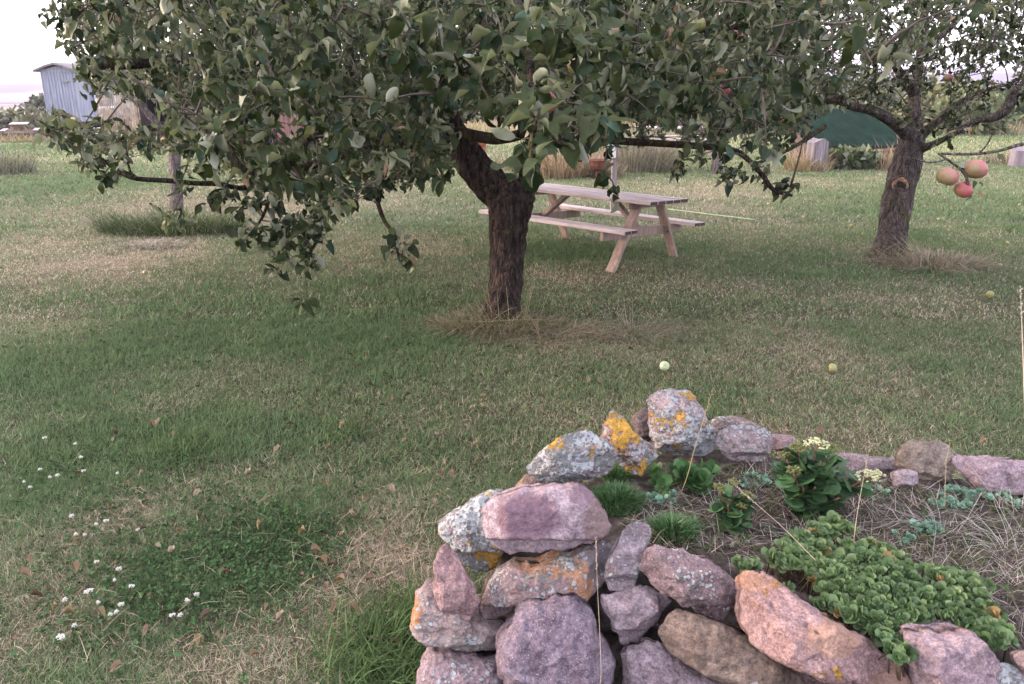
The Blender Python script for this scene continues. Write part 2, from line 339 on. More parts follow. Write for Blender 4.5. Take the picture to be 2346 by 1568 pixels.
def build_ground():
    xs = np.concatenate([np.linspace(-2500, -60, 30), np.linspace(-56, -9, 48), np.linspace(-8.8, 8.8, 177), np.linspace(9, 56, 48), np.linspace(60, 2500, 30)])
    ys = np.concatenate([np.linspace(-60, 0, 20), np.linspace(.1, 14, 140), np.linspace(14.3, 60, 120), np.linspace(62, 200, 50), np.linspace(220, 3000, 40)])
    X, Y = np.meshgrid(xs, ys); x, y = X.ravel(), Y.ravel()
    z = ground_h(x, y)-.012
    s = straw_amount(x, y); fld = sm(34, 39, y+2*np.sin(x*.15)-7*sm(-9, -17, x))
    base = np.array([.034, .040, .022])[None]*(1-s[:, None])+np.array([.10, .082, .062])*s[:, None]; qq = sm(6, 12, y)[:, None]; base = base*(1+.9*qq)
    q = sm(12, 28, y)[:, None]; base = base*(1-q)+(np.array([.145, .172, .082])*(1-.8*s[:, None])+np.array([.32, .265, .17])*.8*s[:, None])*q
    f2 = n2(x, y, .03, 44)[:, None]; fieldc = np.array([.29, .22, .15])*f2+np.array([.22, .17, .115])*(1-f2)
    far = sm(150, 220, y)[:, None]; patch = (n2(x*1.0, y*.35, .006, 50, 2) > .52)[:, None]
    fieldc = fieldc*(1-far)+np.where(patch, np.array([.38, .28, .19]), np.array([.10, .105, .06]))*far
    base = base*(1-fld[:, None])+fieldc*fld[:, None]
    nx, ny = len(xs), len(ys); i = np.arange(ny-1)[:, None]*nx; j = np.arange(nx-1)[None]
    Q = np.stack([i+j, i+j+1, i+nx+j+1, i+nx+j], 2).reshape(-1, 4)
    m = NB("turf_soil"); c = m.attr(); f = m.noise(55, 5, .7); f2 = m.noise(9, 5, .7)
    c = m.mix(m.ramp(f, .3, .7), m.mix(1.0, c, (.5, .5, .5), 'MULTIPLY'), m.mix(1.0, c, (1.35, 1.3, 1.25), 'MULTIPLY'))
    c = m.mix(m.ramp(f2, .3, .7), m.mix(1.0, c, (.82, .85, .8), 'MULTIPLY'), m.mix(1.0, c, (1.15, 1.12, 1.1), 'MULTIPLY'))
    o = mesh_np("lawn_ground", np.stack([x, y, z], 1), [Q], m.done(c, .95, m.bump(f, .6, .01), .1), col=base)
    tag(o, None, None, kind="structure")
build_ground()
def build_hills():
    for nm, Y0, Hh, ph, c1, c2 in (("hills", 900, 20, .0, (.06, .062, .045), (.25, .19, .145)), ("far_hills", 2000, 44, 2.0, (.055, .055, .055), (.17, .14, .125))):
        xs = np.linspace(-Y0*1.3, Y0*1.3, 160); ts = np.linspace(0, 1, 30); X, T = np.meshgrid(xs, ts); x, t = X.ravel(), T.ravel()
        prof = Hh*(.28+.55*n2(xs, xs*0, 2.2/Y0, 60+int(ph), 3)+.25*sm(-.1, .7, xs/Y0))*np.ones_like(xs)
        y = Y0+t*Y0*.5; z = np.interp(x, xs, prof)*np.sin(np.clip(t, 0, 1)*np.pi*.62)**1.1*1.9-19.5
        nx = len(xs); i = np.arange(len(ts)-1)[:, None]*nx; j = np.arange(nx-1)[None]
        Q = np.stack([i+j, i+j+1, i+nx+j+1, i+nx+j], 2).reshape(-1, 4)
        pt = n2(np.floor(x/(Y0*.16))*3.3+np.floor(t*4)*7.7, t*0, 1.0, 70, 1)[:, None]
        col = np.where(pt > .5, np.array(c2), np.array(c1))
        m = NB(nm+"_fields"); c = m.mix(m.ramp(m.noise(.02, 4), .4, .6), m.attr(), m.mix(1.0, m.attr(), (.7, .75, .7), 'MULTIPLY'))
        tag(mesh_np(nm, np.stack([x, y, z], 1), [Q], m.done(c, .95), col=col), None, None, kind="structure")
build_hills()

# ------------------------------------------------------------------ blades
def blades(x, y, z0, h, w, az, lean, bend, col, rows=3):
    """returns V, quads, tris, col; ribbons that taper, lean toward az and bend over"""
    n = len(x); ts = np.linspace(0, 1, rows); dx, dy = np.cos(az), np.sin(az); sx, sy = -dy, dx
    jit = RNG.uniform(-1, 1, n); cx, cy = sx*np.cos(jit)-dx*np.sin(jit), sy*np.cos(jit)-dy*np.sin(jit)
    V = np.zeros((n, rows*2-1, 3), np.float32); k = 0
    for r, t in enumerate(ts):
        hor = (lean*t+bend*t*t)*h; ver = h*t*np.sqrt(np.maximum(.05, 1-np.minimum(.95, (lean+bend*t)**2*.6)))
        px, py, pz = x+dx*hor, y+dy*hor, z0+ver
        if r < rows-1:
            ww = w*(1-.55*t)*.5
            V[:, k] = np.stack([px-cx*ww, py-cy*ww, pz], 1); V[:, k+1] = np.stack([px+cx*ww, py+cy*ww, pz], 1); k += 2
        else: V[:, k] = np.stack([px, py, pz], 1)
    m = rows*2-1; b = np.arange(n)[:, None]*m
    Q = np.concatenate([b+np.array([2*r, 2*r+1, 2*r+3, 2*r+2])[None] for r in range(rows-2)]) if rows > 2 else np.zeros((0, 4), int)
    T = b+np.array([m-3, m-2, m-1])[None]
    return V.reshape(-1, 3), Q, T, np.repeat(col, m, 0)
def join(parts):
    V, Q, T, C, o = [], [], [], [], 0
    for v, q, t, c in parts:
        V.append(v); Q.append(np.asarray(q).reshape(-1, 4)+o); T.append(np.asarray(t).reshape(-1, 3)+o); C.append(c); o += len(v)
    return np.concatenate(V), [np.concatenate(Q), np.concatenate(T)], np.concatenate(C)
def round_leaves(base, d, nrm, size, cup, col, seg=8, scallop=.0):
    """spoon shaped leaves: a fan round the middle, rim lifted by cup"""
    n = len(base); d = unit(d); side = unit(np.cross(d, nrm)); nrm = np.cross(side, d); a = np.linspace(0, 2*np.pi, seg, endpoint=False)
    V = np.zeros((n, 2+seg, 3)); V[:, 0] = base; cen = base+d*(size*.62)[:, None]; V[:, 1] = cen-nrm*(size*cup*.22)[:, None]
    for k in range(seg):
        rr = 1+scallop*(1 if k % 2 else -1); lift = cup*(.25+.35*np.cos(a[k]))
        V[:, 2+k] = cen+d*(size*.5*rr*np.cos(a[k]))[:, None]+side*(size*.47*rr*np.sin(a[k]))[:, None]+nrm*(size*lift)[:, None]
    b = np.arange(n)[:, None]*(2+seg); T = np.concatenate([b+np.array([1, 2+k, 2+(k+1) % seg])[None] for k in range(seg)])
    return V.reshape(-1, 3), np.zeros((0, 4), int), T, np.repeat(col, 2+seg, 0)
def rosettes(pos, nrm, size, nl, col, seg=8, cup=.5, open_=.75, scallop=0.0):
    n = len(pos); parts = []
    x = unit(np.cross(nrm, np.array([.3, .9, .2]))); y = np.cross(nrm, x); ph = RNG.uniform(0, 6.28, n)
    for k in range(nl):
        w = ph+k*2.39996; el = open_*(1-.75*k/nl); d = (x*np.cos(w)[:, None]+y*np.sin(w)[:, None])*el+nrm*(1-el*.8)
        parts.append(round_leaves(pos+nrm*(size*.12*k/nl)[:, None], d, nrm*1.0+RNG.normal(0, .12, (n, 3)), size*(.62-.3*k/nl)*RNG.uniform(.85, 1.15, n), cup, col*RNG.uniform(.82, 1.18, (n, 1)), seg, scallop))
    return parts
def build_lawn():
    parts = []
    for y0, y1, dens, h, w, rows in ((1.7, 4.0, 24000, .038, .0021, 3), (4.0, 7.0, 8500, .042, .0035, 3), (7.0, 12, 2600, .047, .0068, 3), (12, 22, 560, .055, .014, 2), (22, 44, 120, .07, .032, 2)):
        area = (y1-y0)*(1.5*y1+.6+2.2); n = int(area*dens*1.3); y = RNG.uniform(y0, y1, n); x = RNG.uniform(-.5, .5, n)*(1.5*y1+.6+2.2)
        k = np.abs(x) < .74*y+1.3; x, y = x[k], y[k]
        k = (inside_dist(x, y, BED) < -.02) & (RNG.uniform(0, 1, n if False else len(x)) < .30+1.25*n2(x, y, 13, 55, 2)**1.2); x, y = x[k], y[k]; n = len(x)
        s = straw_amount(x, y); r = RNG.uniform(0, 1, n); col = lawn_rgb(s, r, x, y)*(RNG.uniform(.5, 1.5, (n, 1)) if y1 < 5 else RNG.uniform(.68, 1.3, (n, 1)))
        clump = n2(x, y, 6.0, 77, 2); hh = h*(.45+1.1*clump)*RNG.uniform(.5, 1.35, n)*(1-.35*s)
        dry = col[:, 0] > col[:, 1]*1.02
        lean = np.where(dry, RNG.uniform(.2, 1.1, n), RNG.uniform(0, .8, n)); hh = np.where(dry, hh*.8, hh); az = RNG.uniform(0, 2*np.pi, n)+n2(x, y, 3, 9)*3
        parts.append(blades(x, y, ground_h(x, y)-.012, hh*1.15, w*RNG.uniform(.6, 1.3, n), az, lean, RNG.uniform(0, .7, n), col, rows))
    # rank green patches and loose straw lying in the near turf
    for dx, dy, rad, n, hh in ((905, 1500, .14, 1500, .15), (960, 1410, .07, 350, .13), (430, 1040, .10, 260, .13), (800, 990, .10, 200, .10), (560, 1290, .3, 1500, .06), (250, 1060, .3, 900, .06), (1010, 1600, .08, 200, .12), (700, 1180, .12, 200, .07)):
        g = G(dx, dy); x = g[0]+RNG.normal(0, rad, n); y = g[1]+RNG.normal(0, rad, n); k = inside_dist(x, y, BED) < -.10; x, y = x[k], y[k]; n = len(x)
        col = np.array([.055, .092, .034])*RNG.uniform(.5, 1.7, (n, 1))
        parts.append(blades(x, y, ground_h(x, y)-.01, hh*RNG.uniform(.4, 1.2, n), .0045*RNG.uniform(.7, 1.5, n), RNG.uniform(0, 6.3, n), RNG.uniform(.1, .6, n), RNG.uniform(.2, .9, n), col, 4))
    for dx, dy, rad, n in ((870, 1290, .20, 420), (840, 1380, .16, 260), (500, 1500, .3, 260), (1000, 1130, .2, 120), (300, 1200, .3, 160), (700, 1250, .5, 300), (200, 1450, .4, 200), (1250, 770, .5, 300), (1600, 1000, 1.0, 300), (2000, 900, 1.0, 300)):
        g = G(dx, dy); x = g[0]+RNG.normal(0, rad, n); y = g[1]+RNG.normal(0, rad, n); k = inside_dist(x, y, BED) < -.12; x, y = x[k], y[k]; n = len(x)
        col = np.array([.40, .32, .235])*RNG.uniform(.45, 1.3, (n, 1))
        parts.append(blades(x, y, ground_h(x, y)+RNG.uniform(0, .03, n), RNG.uniform(.03, .11, n), .0019*RNG.uniform(.7, 1.4, n), RNG.uniform(0, 6.3, n), RNG.uniform(.9, 1.3, n), RNG.uniform(0, .3, n), col, 3))
    for dx, dy, rad, n in ((500, 1290, .32, 1300), (330, 1350, .25, 500), (640, 1240, .25, 500), (250, 1060, .35, 350), (700, 1130, .4, 250), (300, 830, .8, 300), (150, 1200, .3, 150), (900, 860, .6, 200), (1000, 1020, .4, 120)):
        g = G(dx, dy); x = g[0]+RNG.normal(0, rad, n); y = g[1]+RNG.normal(0, rad, n); k = inside_dist(x, y, BED) < -.12; x, y = x[k], y[k]; n = len(x)
        parts += rosettes(np.stack([x, y, ground_h(x, y)+RNG.uniform(.004, .035, n)], 1), unit(RNG.normal(0, .3, (n, 3))+np.array([0, -.1, 1])), RNG.uniform(.016, .034, n)*(1+.25*(g[1] > 5)), 3, np.array([.034, .066, .027])*RNG.uniform(.55, 1.8, (n, 1)), 6, .2, 1.0)
    V, Fc, C = join(parts)
    o = mesh_np("lawn_grass", V, Fc, M['grass'], col=C, smooth=True); tag(o, "patchy mown lawn of green and straw coloured grass under the apple trees", "grass", kind="stuff")
build_lawn()
def grass_clump(name, c, rad, n, h, w, label, cat="grass clump", group=None, green=.15, lean=(.2, .8), bend=(.3, 1.2), tint=(.36, .27, .19), az=None, flat=1.0, rows=5, hole=0.0, loc_h=None):
    a = RNG.uniform(0, 6.283, n); r = rad*np.sqrt(RNG.uniform(hole, 1, n)); x = c[0]+r*np.cos(a); y = c[1]+r*np.sin(a)*flat
    col = np.where((RNG.uniform(0, 1, n) < green)[:, None], np.array([.07, .10, .035]), np.array(tint))*RNG.uniform(.5, 1.25, (n, 1))*np.array([.86, .95, 1.02])
    z0 = (ground_h(x, y) if loc_h is None else np.full(n, loc_h))-.015; cl = n2(x, y, 2.2/max(rad, .12), 5, 2); hv = h*(.25+1.3*cl**1.5+.35*(1-r/rad))*RNG.uniform(.3, 1.0, n)**.8*1.25
    d = np.where(RNG.uniform(0, 1, n) < .6, a, RNG.uniform(0, 6.283, n)) if az is None else az+RNG.normal(0, 1.1, n)
    V, Q, T, C = blades(x, y, z0, hv, w*RNG.uniform(.6, 1.2, n), d, RNG.uniform(*lean, n), RNG.uniform(*bend, n), col, rows)
    o = mesh_np(name, V, [Q, T], M['dry'], col=C, loc=(c[0], c[1], 0 if loc_h is None else loc_h)); return tag(o, label, cat, group)

# ------------------------------------------------------------------ leaves
LS = np.array([0, .14, .18, .27, .40, .56, .72, .86, .95, 1.0]); LW = np.array([.035, .045, .42, .80, .99, 1.0, .84, .55, .27, .02]); NR = len(LS)
LF = np.array([[r*3+c, r*3+c+1, r*3+c+4, r*3+c+3] for r in range(NR-1) for c in range(2)])
def leaves_np(base, d, nrm, L, Wd, curl, fold, col, seed=0):
    n = len(base); d = unit(d); side = unit(np.cross(d, nrm)); nrm = np.cross(side, d); V = np.zeros((n, NR*3, 3), np.float32)
    kk = np.where(np.abs(curl) < .05, .05, curl); wav = RNG.uniform(0, 6.28, n); wam = RNG.uniform(.04, .30, n); tw = RNG.normal(0, .35, n)
    for r in range(NR):
        s, w = LS[r], LW[r]; al = np.sin(kk*s)/kk; dn = -(1-np.cos(kk*s))/kk
        mid = base+d*(L*al)[:, None]+nrm*(L*dn)[:, None]; t = tw*s*1.2
        sd = side*np.cos(t)[:, None]+nrm*np.sin(t)[:, None]; nn = nrm*np.cos(t)[:, None]-side*np.sin(t)[:, None]
        up = Wd*w*fold; wv = L*wam*np.sin(wav+s*9)*w*.6; hw = Wd*w*.5
        V[:, r*3] = mid-sd*hw[:, None]+nn*(up+wv)[:, None]; V[:, r*3+1] = mid; V[:, r*3+2] = mid+sd*hw[:, None]+nn*(up-wv)[:, None]
    Q = (np.arange(n)[:, None, None]*(NR*3)+LF[None]).reshape(-1, 4)
    return V.reshape(-1, 3), Q, np.zeros((0, 3), int), np.repeat(col, NR*3, 0)
def apple_tints(n, bright=1.0, autumn=.008):
    t = RNG.uniform(0, 1, (n, 1)); c = np.array([.010, .021, .008])*(1-t)+np.array([.040, .053, .018])*t
    u = RNG.uniform(0, 1, n); c = np.where((u < autumn)[:, None], np.array([.20, .125, .08]), c)
    c = np.where(((u > autumn) & (u < autumn*2.3))[:, None], np.array([.12, .125, .05]), c)
    c = np.where(((u > .94))[:, None], np.array([.024, .048, .030]), c)
    return c*RNG.uniform(.75, 1.3, (n, 1))*bright
def shoot_leaves(cent, axis, nper, Lm, spread=.10, autumn=.008, bright=1.0):
    """rosettes and shoots: leaves radiating round an axis at each centre"""
    n = len(cent); ids = np.repeat(np.arange(n), nper); m = len(ids); ax = unit(axis)[ids]
    ref = unit(np.cross(ax, unit(RNG.normal(0, 1, (m, 3))))); t = RNG.uniform(-.6, 1, m)
    base = cent[ids]+ax*(t*spread)[:, None]*np.asarray(Lm/.08 if np.ndim(Lm) == 0 else (Lm[ids]/.08)[:, None])
    d = unit(ref+ax*RNG.uniform(-.1, .9, m)[:, None]+np.array([0, 0, -1])*RNG.uniform(0, .85, m)[:, None])
    nrm = unit(ax*.5+np.array([0, 0, 1.0])+RNG.normal(0, .45, (m, 3)))
    L = (Lm if np.ndim(Lm) == 0 else Lm[ids])*RNG.uniform(.6, 1.25, m); Wd = L*RNG.uniform(.32, .50, m)
    return leaves_np(base, d, nrm, L, Wd, RNG.normal(.9, 1.25, m), RNG.uniform(.0, .85, m), apple_tints(m, bright, autumn))
def twig_net(limb_pts, cent, rmax=.0045, maxlen=9.9):
    """ties every leaf centre to the nearest wood, nearest first; thin curved tubes"""
    nodes = limb_pts.copy(); d0 = np.array([np.min(((nodes-c)**2).sum(1)) for c in cent]); order = np.argsort(d0); parts = []
    buf = np.zeros((len(nodes)+len(cent)*5, 3)); buf[:len(nodes)] = nodes; cnt = len(nodes); pcap = 0
    for q in order:
        c = cent[q]; dd = ((buf[:cnt]-c)**2).sum(1); k = int(np.argmin(dd)); L = math.sqrt(dd[k])
        if L < .02: continue
        if L > maxlen: continue
        a = buf[k]; m = (a+c)/2+RNG.normal(0, .09, 3)*L+np.array([0, 0, .06*L]); t = np.linspace(0, 1, 5)[:, None]
        pts = a*(1-t)**2+2*m*t*(1-t)+c*t*t; buf[cnt:cnt+4] = pts[1:]; cnt += 4
        V, Q, T = tube_np(pts, np.linspace(rmax*(.7+min(1.6, L*2.2)), rmax*.5, 5), 4); parts.append((V, Q, T, np.full((len(V), 3), .07)))
    return parts
def limb(tree, name, pts, mat, n=28, seg=10, rough=.22, label=None):
    s = spline(np.array(pts), n); V, Q, T = tube_np(s[:, :3], np.maximum(s[:, 3], .003), seg, rough, RNG.integers(99))
    if seg <= 10 and rough:
        pass
    o = mesh_np(name, V, [Q, T], mat, tree, loc=None)
    if label: o["label"] = label
    return s[:, :3]
def PZ(dx, dy, z, r): return list(P(dx, dy, z))+[r]
def parent_keep(o, root):
    o.parent = root; o.matrix_parent_inverse = root.matrix_world.inverted()

# ------------------------------------------------------------------ the big apple tree
def main_tree():
    base = G(1152, 728); root = tag(empty("apple_tree", (0, 0, 0)), "large spreading apple tree with forked dark trunk in the middle of the lawn", "tree")
    Z = 7.35
    tr = [PZ(1150, 745, Z, .215), PZ(1151, 725, Z, .185), PZ(1154, 690, Z, .158), PZ(1159, 620, Z, .152), PZ(1164, 540, Z, .160), PZ(1168, 480, Z, .186), PZ(1172, 445, Z, .205), PZ(1176, 418, Z, .17), PZ(1178, 400, Z, .06)]
    s = spline(np.array(tr), 130); V, Q, T = tube_np(s[:, :3], s[:, 3], 96, .40, 3); mesh_np("trunk", V, [Q, T], M['bark_main'], root)
    W_ = []
    def LB(pts, mat='bark_limb', **k): W_.append(limb(root, "limb", pts, M[mat], **k))
    LB([PZ(1165, 470, Z, .13), PZ(1130, 425, Z, .155), PZ(1090, 385, Z-.05, .145), PZ(1055, 335, Z-.1, .125), PZ(1030, 285, Z-.15, .115), PZ(1000, 225, 7.0, .10), PZ(960, 120, 6.9, .08), PZ(930, -60, 6.9, .06), PZ(900, -260, 6.9, .03)], 'bark_main', n=44, seg=28, rough=.3)
    LB([PZ(1180, 470, Z, .10), PZ(1205, 420, Z, .098), PZ(1219, 360, Z, .088), PZ(1226, 300, Z, .08), PZ(1240, 220, 7.3, .07), PZ(1290, 60, 7.2, .055), PZ(1340, -200, 7.2, .03)], 'bark_main', n=34, seg=24, rough=.3)
    LB([PZ(1005, 240, 7.0, .075), PZ(900, 190, 6.6, .06), PZ(700, 152, 6.0, .05), PZ(520, 135, 5.3, .04), PZ(380, 140, 4.9, .034), PZ(250, 148, 4.7, .03), PZ(190, 138, 4.6, .022), PZ(160, 95, 4.6, .012)])
    LB([PZ(1020, 275, 7.1, .06), PZ(930, 300, 6.4, .05), PZ(830, 335, 5.6, .04), PZ(740, 370, 5.0, .03), PZ(640, 400, 4.6, .022), PZ(560, 430, 4.3, .014), PZ(500, 420, 4.2, .012)])
    LB([PZ(500, 420, 4.3, .014), PZ(449, 420, 4.2, .013), PZ(388, 414, 4.15, .012), PZ(306, 408, 4.1, .011), PZ(261, 386, 4.1, .009), PZ(229, 359, 4.1, .006)], n=20, seg=8)
    LB([PZ(306, 408, 4.1, .007), PZ(296, 385, 4.1, .006), PZ(291, 350, 4.1, .005), PZ(288, 310, 4.1, .004)], n=12, seg=6)
    LB([PZ(790, 350, 5.2, .018), PZ(830, 400, 4.7, .015), PZ(860, 450, 4.4, .013), PZ(880, 505, 4.3, .011), PZ(905, 540, 4.2, .01), PZ(912, 585, 4.2, .005)], n=20, seg=8)
    LB([PZ(740, 370, 5.0, .02), PZ(735, 430, 4.5, .014), PZ(745, 490, 4.2, .011), PZ(730, 540, 4.0, .008), PZ(705, 590, 3.95, .005)], n=18, seg=8)
    LB([PZ(640, 400, 4.6, .016), PZ(620, 450, 4.3, .01), PZ(600, 500, 4.1, .007), PZ(570, 540, 4.0, .005)], n=14, seg=6)
    LB([PZ(700, 320, 3.1, .014), PZ(690, 350, 3.05, .012), PZ(650, 385, 3.0, .011), PZ(600, 398, 3.0, .011), PZ(555, 385, 3.0, .009), PZ(520, 330, 3.0, .007), PZ(470, 300, 3.0, .005), PZ(410, 255, 3.0, .003)], n=26, seg=8)
    LB([PZ(830, 335, 5.6, .02), PZ(770, 300, 4.2, .016), PZ(700, 320, 3.1, .014)], n=14, seg=8)
    LB([PZ(1225, 305, 7.25, .05), PZ(1350, 318, 6.7, .035), PZ(1500, 328, 6.3, .027), PZ(1620, 336, 5.9, .023), PZ(1680, 345, 5.6, .02), PZ(1707, 359, 5.4, .018), PZ(1746, 400, 5.3, .0155), PZ(1772, 435, 5.2, .013), PZ(1815, 448, 5.2, .008)])
    LB([PZ(1725, 378, 5.35, .011), PZ(1770, 360, 5.5, .012), PZ(1830, 330, 5.8, .014), PZ(1890, 290, 6.1, .02)], n=16, seg=8)
    LB([PZ(1772, 435, 5.2, .009), PZ(1800, 425, 5.15, .007), PZ(1818, 432, 5.1, .004)], n=10, seg=6)
    LB([PZ(1240, 230, 7.3, .065), PZ(1400, 228, 6.9, .055), PZ(1600, 222, 6.6, .046), PZ(1780, 226, 6.5, .036), PZ(1900, 232, 6.5, .025), PZ(1990, 200, 6.6, .012)])
    LB([PZ(1040, 300, 7.2, .06), PZ(1090, 312, 7.0, .05), PZ(1150, 318, 6.6, .045), PZ(1220, 290, 6.0, .04), PZ(1300, 180, 5.2, .03), PZ(1330, 60, 4.6, .02)])
    LB([PZ(1010, 200, 7.0, .06), PZ(1080, 60, 5.6, .05), PZ(1150, -20, 4.2, .035), PZ(1200, 60, 3.1, .02), PZ(1218, 200, 2.5, .012), PZ(1222, 300, 2.35, .010), PZ(1215, 370, 2.3, .006), PZ(1205, 445, 2.3, .003)], n=40)
    LB([PZ(1150, -20, 4.2, .03), PZ(1120, 40, 3.2, .02), PZ(1085, 140, 2.8, .010), PZ(1060, 170, 2.7, .006), PZ(1040, 120, 2.6, .004)], n=20, seg=8)
    LB([PZ(1222, 330, 2.34, .007), PZ(1260, 325, 2.34, .006), PZ(1290, 318, 2.36, .004)], n=8, seg=6)
    LB([PZ(960, 120, 6.9, .06), PZ(800, 20, 5.8, .045), PZ(600, -60, 5, .03), PZ(420, -30, 4.4, .02), PZ(230, 20, 4.0, .010)], n=24)
    LB([PZ(1290, 60, 7.2, .05), PZ(1500, 40, 6.4, .04), PZ(1700, 60, 5.8, .03), PZ(1900, 90, 5.4, .018)], n=24)
    wood = np.concatenate(W_)
    # ---- leaf centres
    lbx = [0, 95, 100, 150, 230, 300, 420, 480, 560, 640, 760, 800, 900, 1000, 1040, 1062, 1180, 1230, 1290, 1380, 1500, 1620, 1700, 1800, 1850, 1950, 2000, 2080, 2160, 2230]
    lby = [-60, -60, 300, 330, 352, 325, 330, 360, 405, 440, 440, 430, 415, 400, 300, 262, 262, 300, 315, 305, 312, 320, 318, 305, 275, 225, 190, 150, 60, -40]
    c0 = np.array([base[0], base[1], 1.35]); n = 64000
    u = unit(RNG.normal(0, 1, (n, 3))); rr = RNG.uniform(0, 1, n)**.30; p = c0+u*rr[:, None]*np.array([5.2, 4.35, 3.1]); p = p[p[:, 2] > .95]
    dx, dy, z = project(p); ok = (z > 2.75)
    lim = np.interp(dx, lbx, lby)+RNG.normal(0, 16, len(p)); xl = np.interp(dy, [-300, 0, 60, 110, 160, 205, 235, 270, 330, 420], [60, 152, 155, 175, 200, 215, 150, 118, 175, 215])
    infr = (dx > -30) & (dx < 2380) & (dy > -30)
    ok &= np.where(dy > -120, (dy < lim) & (dx > xl), p[:, 2] > 1.7)
    ok &= (RNG.uniform(0, 1, len(p)) < np.where(dx > 1880, .5, 1.0)); ok &= ~((dx > 1940) & (z < 4.5) & infr)
    ok &= (n2(p[:, 0], p[:, 1]+p[:, 2]*1.7, 1.5, 91, 2) > .26)
    gap = np.exp(-(((dx-300)/120)**2+((dy-262)/66)**2)**2)*.95+np.exp(-((dx-330)/220)**2-((dy-90)/110)**2)*.55+np.exp(-((dx-660)/75)**2-((dy-275)/60)**2)*.82+np.exp(-((dx-1500)/330)**2-((dy-285)/42)**2)*.75+np.exp(-((dx-720)/300)**2-((dy-350)/85)**2)*.45+np.exp(-((dx-150)/95)**2-((dy-235)/55)**2)*.8+np.exp(-((dx-1120)/70)**2-((dy-300)/40)**2)*.7+np.exp(-((dx-1880)/200)**2-((dy-150)/170)**2)*.6
    ok &= RNG.uniform(0, 1, len(p)) > np.where(infr, gap, 0)
    p = p[ok]; infr = infr[ok]
    vis = p[infr][:7000]; hid = p[~infr][:1200]
    print("clusters", len(p[infr]), len(p[~infr]))
    axis = lambda q: unit(unit(q-c0)*np.array([1, 1, .4])+np.array([0, 0, .25])+RNG.normal(0, .45, q.shape))
    E = [(600, 470, 4.2), (640, 510, 4.1), (690, 540, 4), (720, 585, 3.9), (695, 610, 3.9), (655, 575, 4), (745, 545, 4), (590, 520, 4), (562, 548, 4), (700, 470, 4.2), (760, 480, 4.2), (820, 455, 4.4), (930, 555, 4.2), (912, 575, 4.2),
         (1008, 405, 3.6), (480, 455, 4.1), (520, 440, 4.1), (402, 478, 4.2), (430, 430, 4.2), (235, 365, 4.1), (205, 372, 4.1), (262, 380, 4.1), (680, 500, 4.1), (640, 455, 4.2), (860, 430, 4.3), (560, 470, 4.1), (780, 440, 4.3),
         (620, 540, 4.0), (710, 520, 4.0), (880, 400, 4.4), (950, 400, 4.2), (1660, 380, 5.3), (1690, 395, 5.2), (1740, 370, 5.3), (1650, 410, 5.2), (1800, 420, 5.2), (1385, 395, 3.9), (1400, 320, 4.4), (1600, 355, 5.6), (1560, 365, 5.6),
         (160, 25, 4.0), (135, 30, 4.0), (185, 60, 4.1), (200, 20, 4.1), (115, 300, 4.1), (170, 300, 4.1), (225, 290, 4.1)]
    EN = [(1195, 320, 2.35), (1200, 375, 2.3), (1262, 300, 2.38), (1318, 305, 2.4), (1285, 310, 2.4), (1225, 245, 2.45), (1300, 235, 2.5), (1335, 190, 2.5), (1185, 205, 2.5), (1250, 150, 2.6), (1105, 195, 2.7), (1062, 120, 2.7), (1000, 215, 2.8), (925, 105, 2.8),
          (1335, 120, 2.6), (1395, 140, 2.7), (1230, 85, 2.6), (1150, 85, 2.7), (1350, 80, 2.7), (560, 285, 3.0), (450, 262, 3.1), (715, 235, 3.0), (625, 300, 3.0), (820, 300, 3.1), (520, 330, 3.0), (600, 370, 3.0), (690, 330, 3.0), (770, 255, 3.0), (880, 230, 3.0), (960, 300, 3.1), (850, 160, 3.0), (400, 245, 3.1),
          (2000, 150, 2.7), (2225, 15, 2.6), (1960, 90, 2.8), (1270, 60, 2.6), (1020, 60, 2.8), (1420, 210, 2.9), (1480, 110, 2.9), (1380, 260, 2.8), (1130, 250, 2.7)]
    e = np.array([P(*q) for q in E]); en = np.array([P(*q) for q in EN]); e = np.concatenate([e, e+RNG.normal(0, .06, e.shape)]); en = np.concatenate([en, en+RNG.normal(0, .06, en.shape)+np.array([0, 0, .05])])
    parts = [shoot_leaves(vis, axis(vis), 9, RNG.uniform(.056, .094, len(vis)), .09), shoot_leaves(hid, axis(hid), 9, .10, .12),
             shoot_leaves(e, axis(e)-np.array([0, 0, .5]), 8, .080, .07), shoot_leaves(en, axis(en), 7, .090, .05, .0, 1.05)]
    V, Fc, C = join(parts); mesh_np("crown", V, Fc, M['leaf'], root, col=C)
    allc = np.concatenate([vis, e, en, hid[::3]]); tw = twig_net(wood, allc); V, Fc, C = join(tw)
    t = mesh_np("twigs", V, Fc, M['twig'], root); t["kind"] = "stuff"
    return wood
WOOD = main_tree()

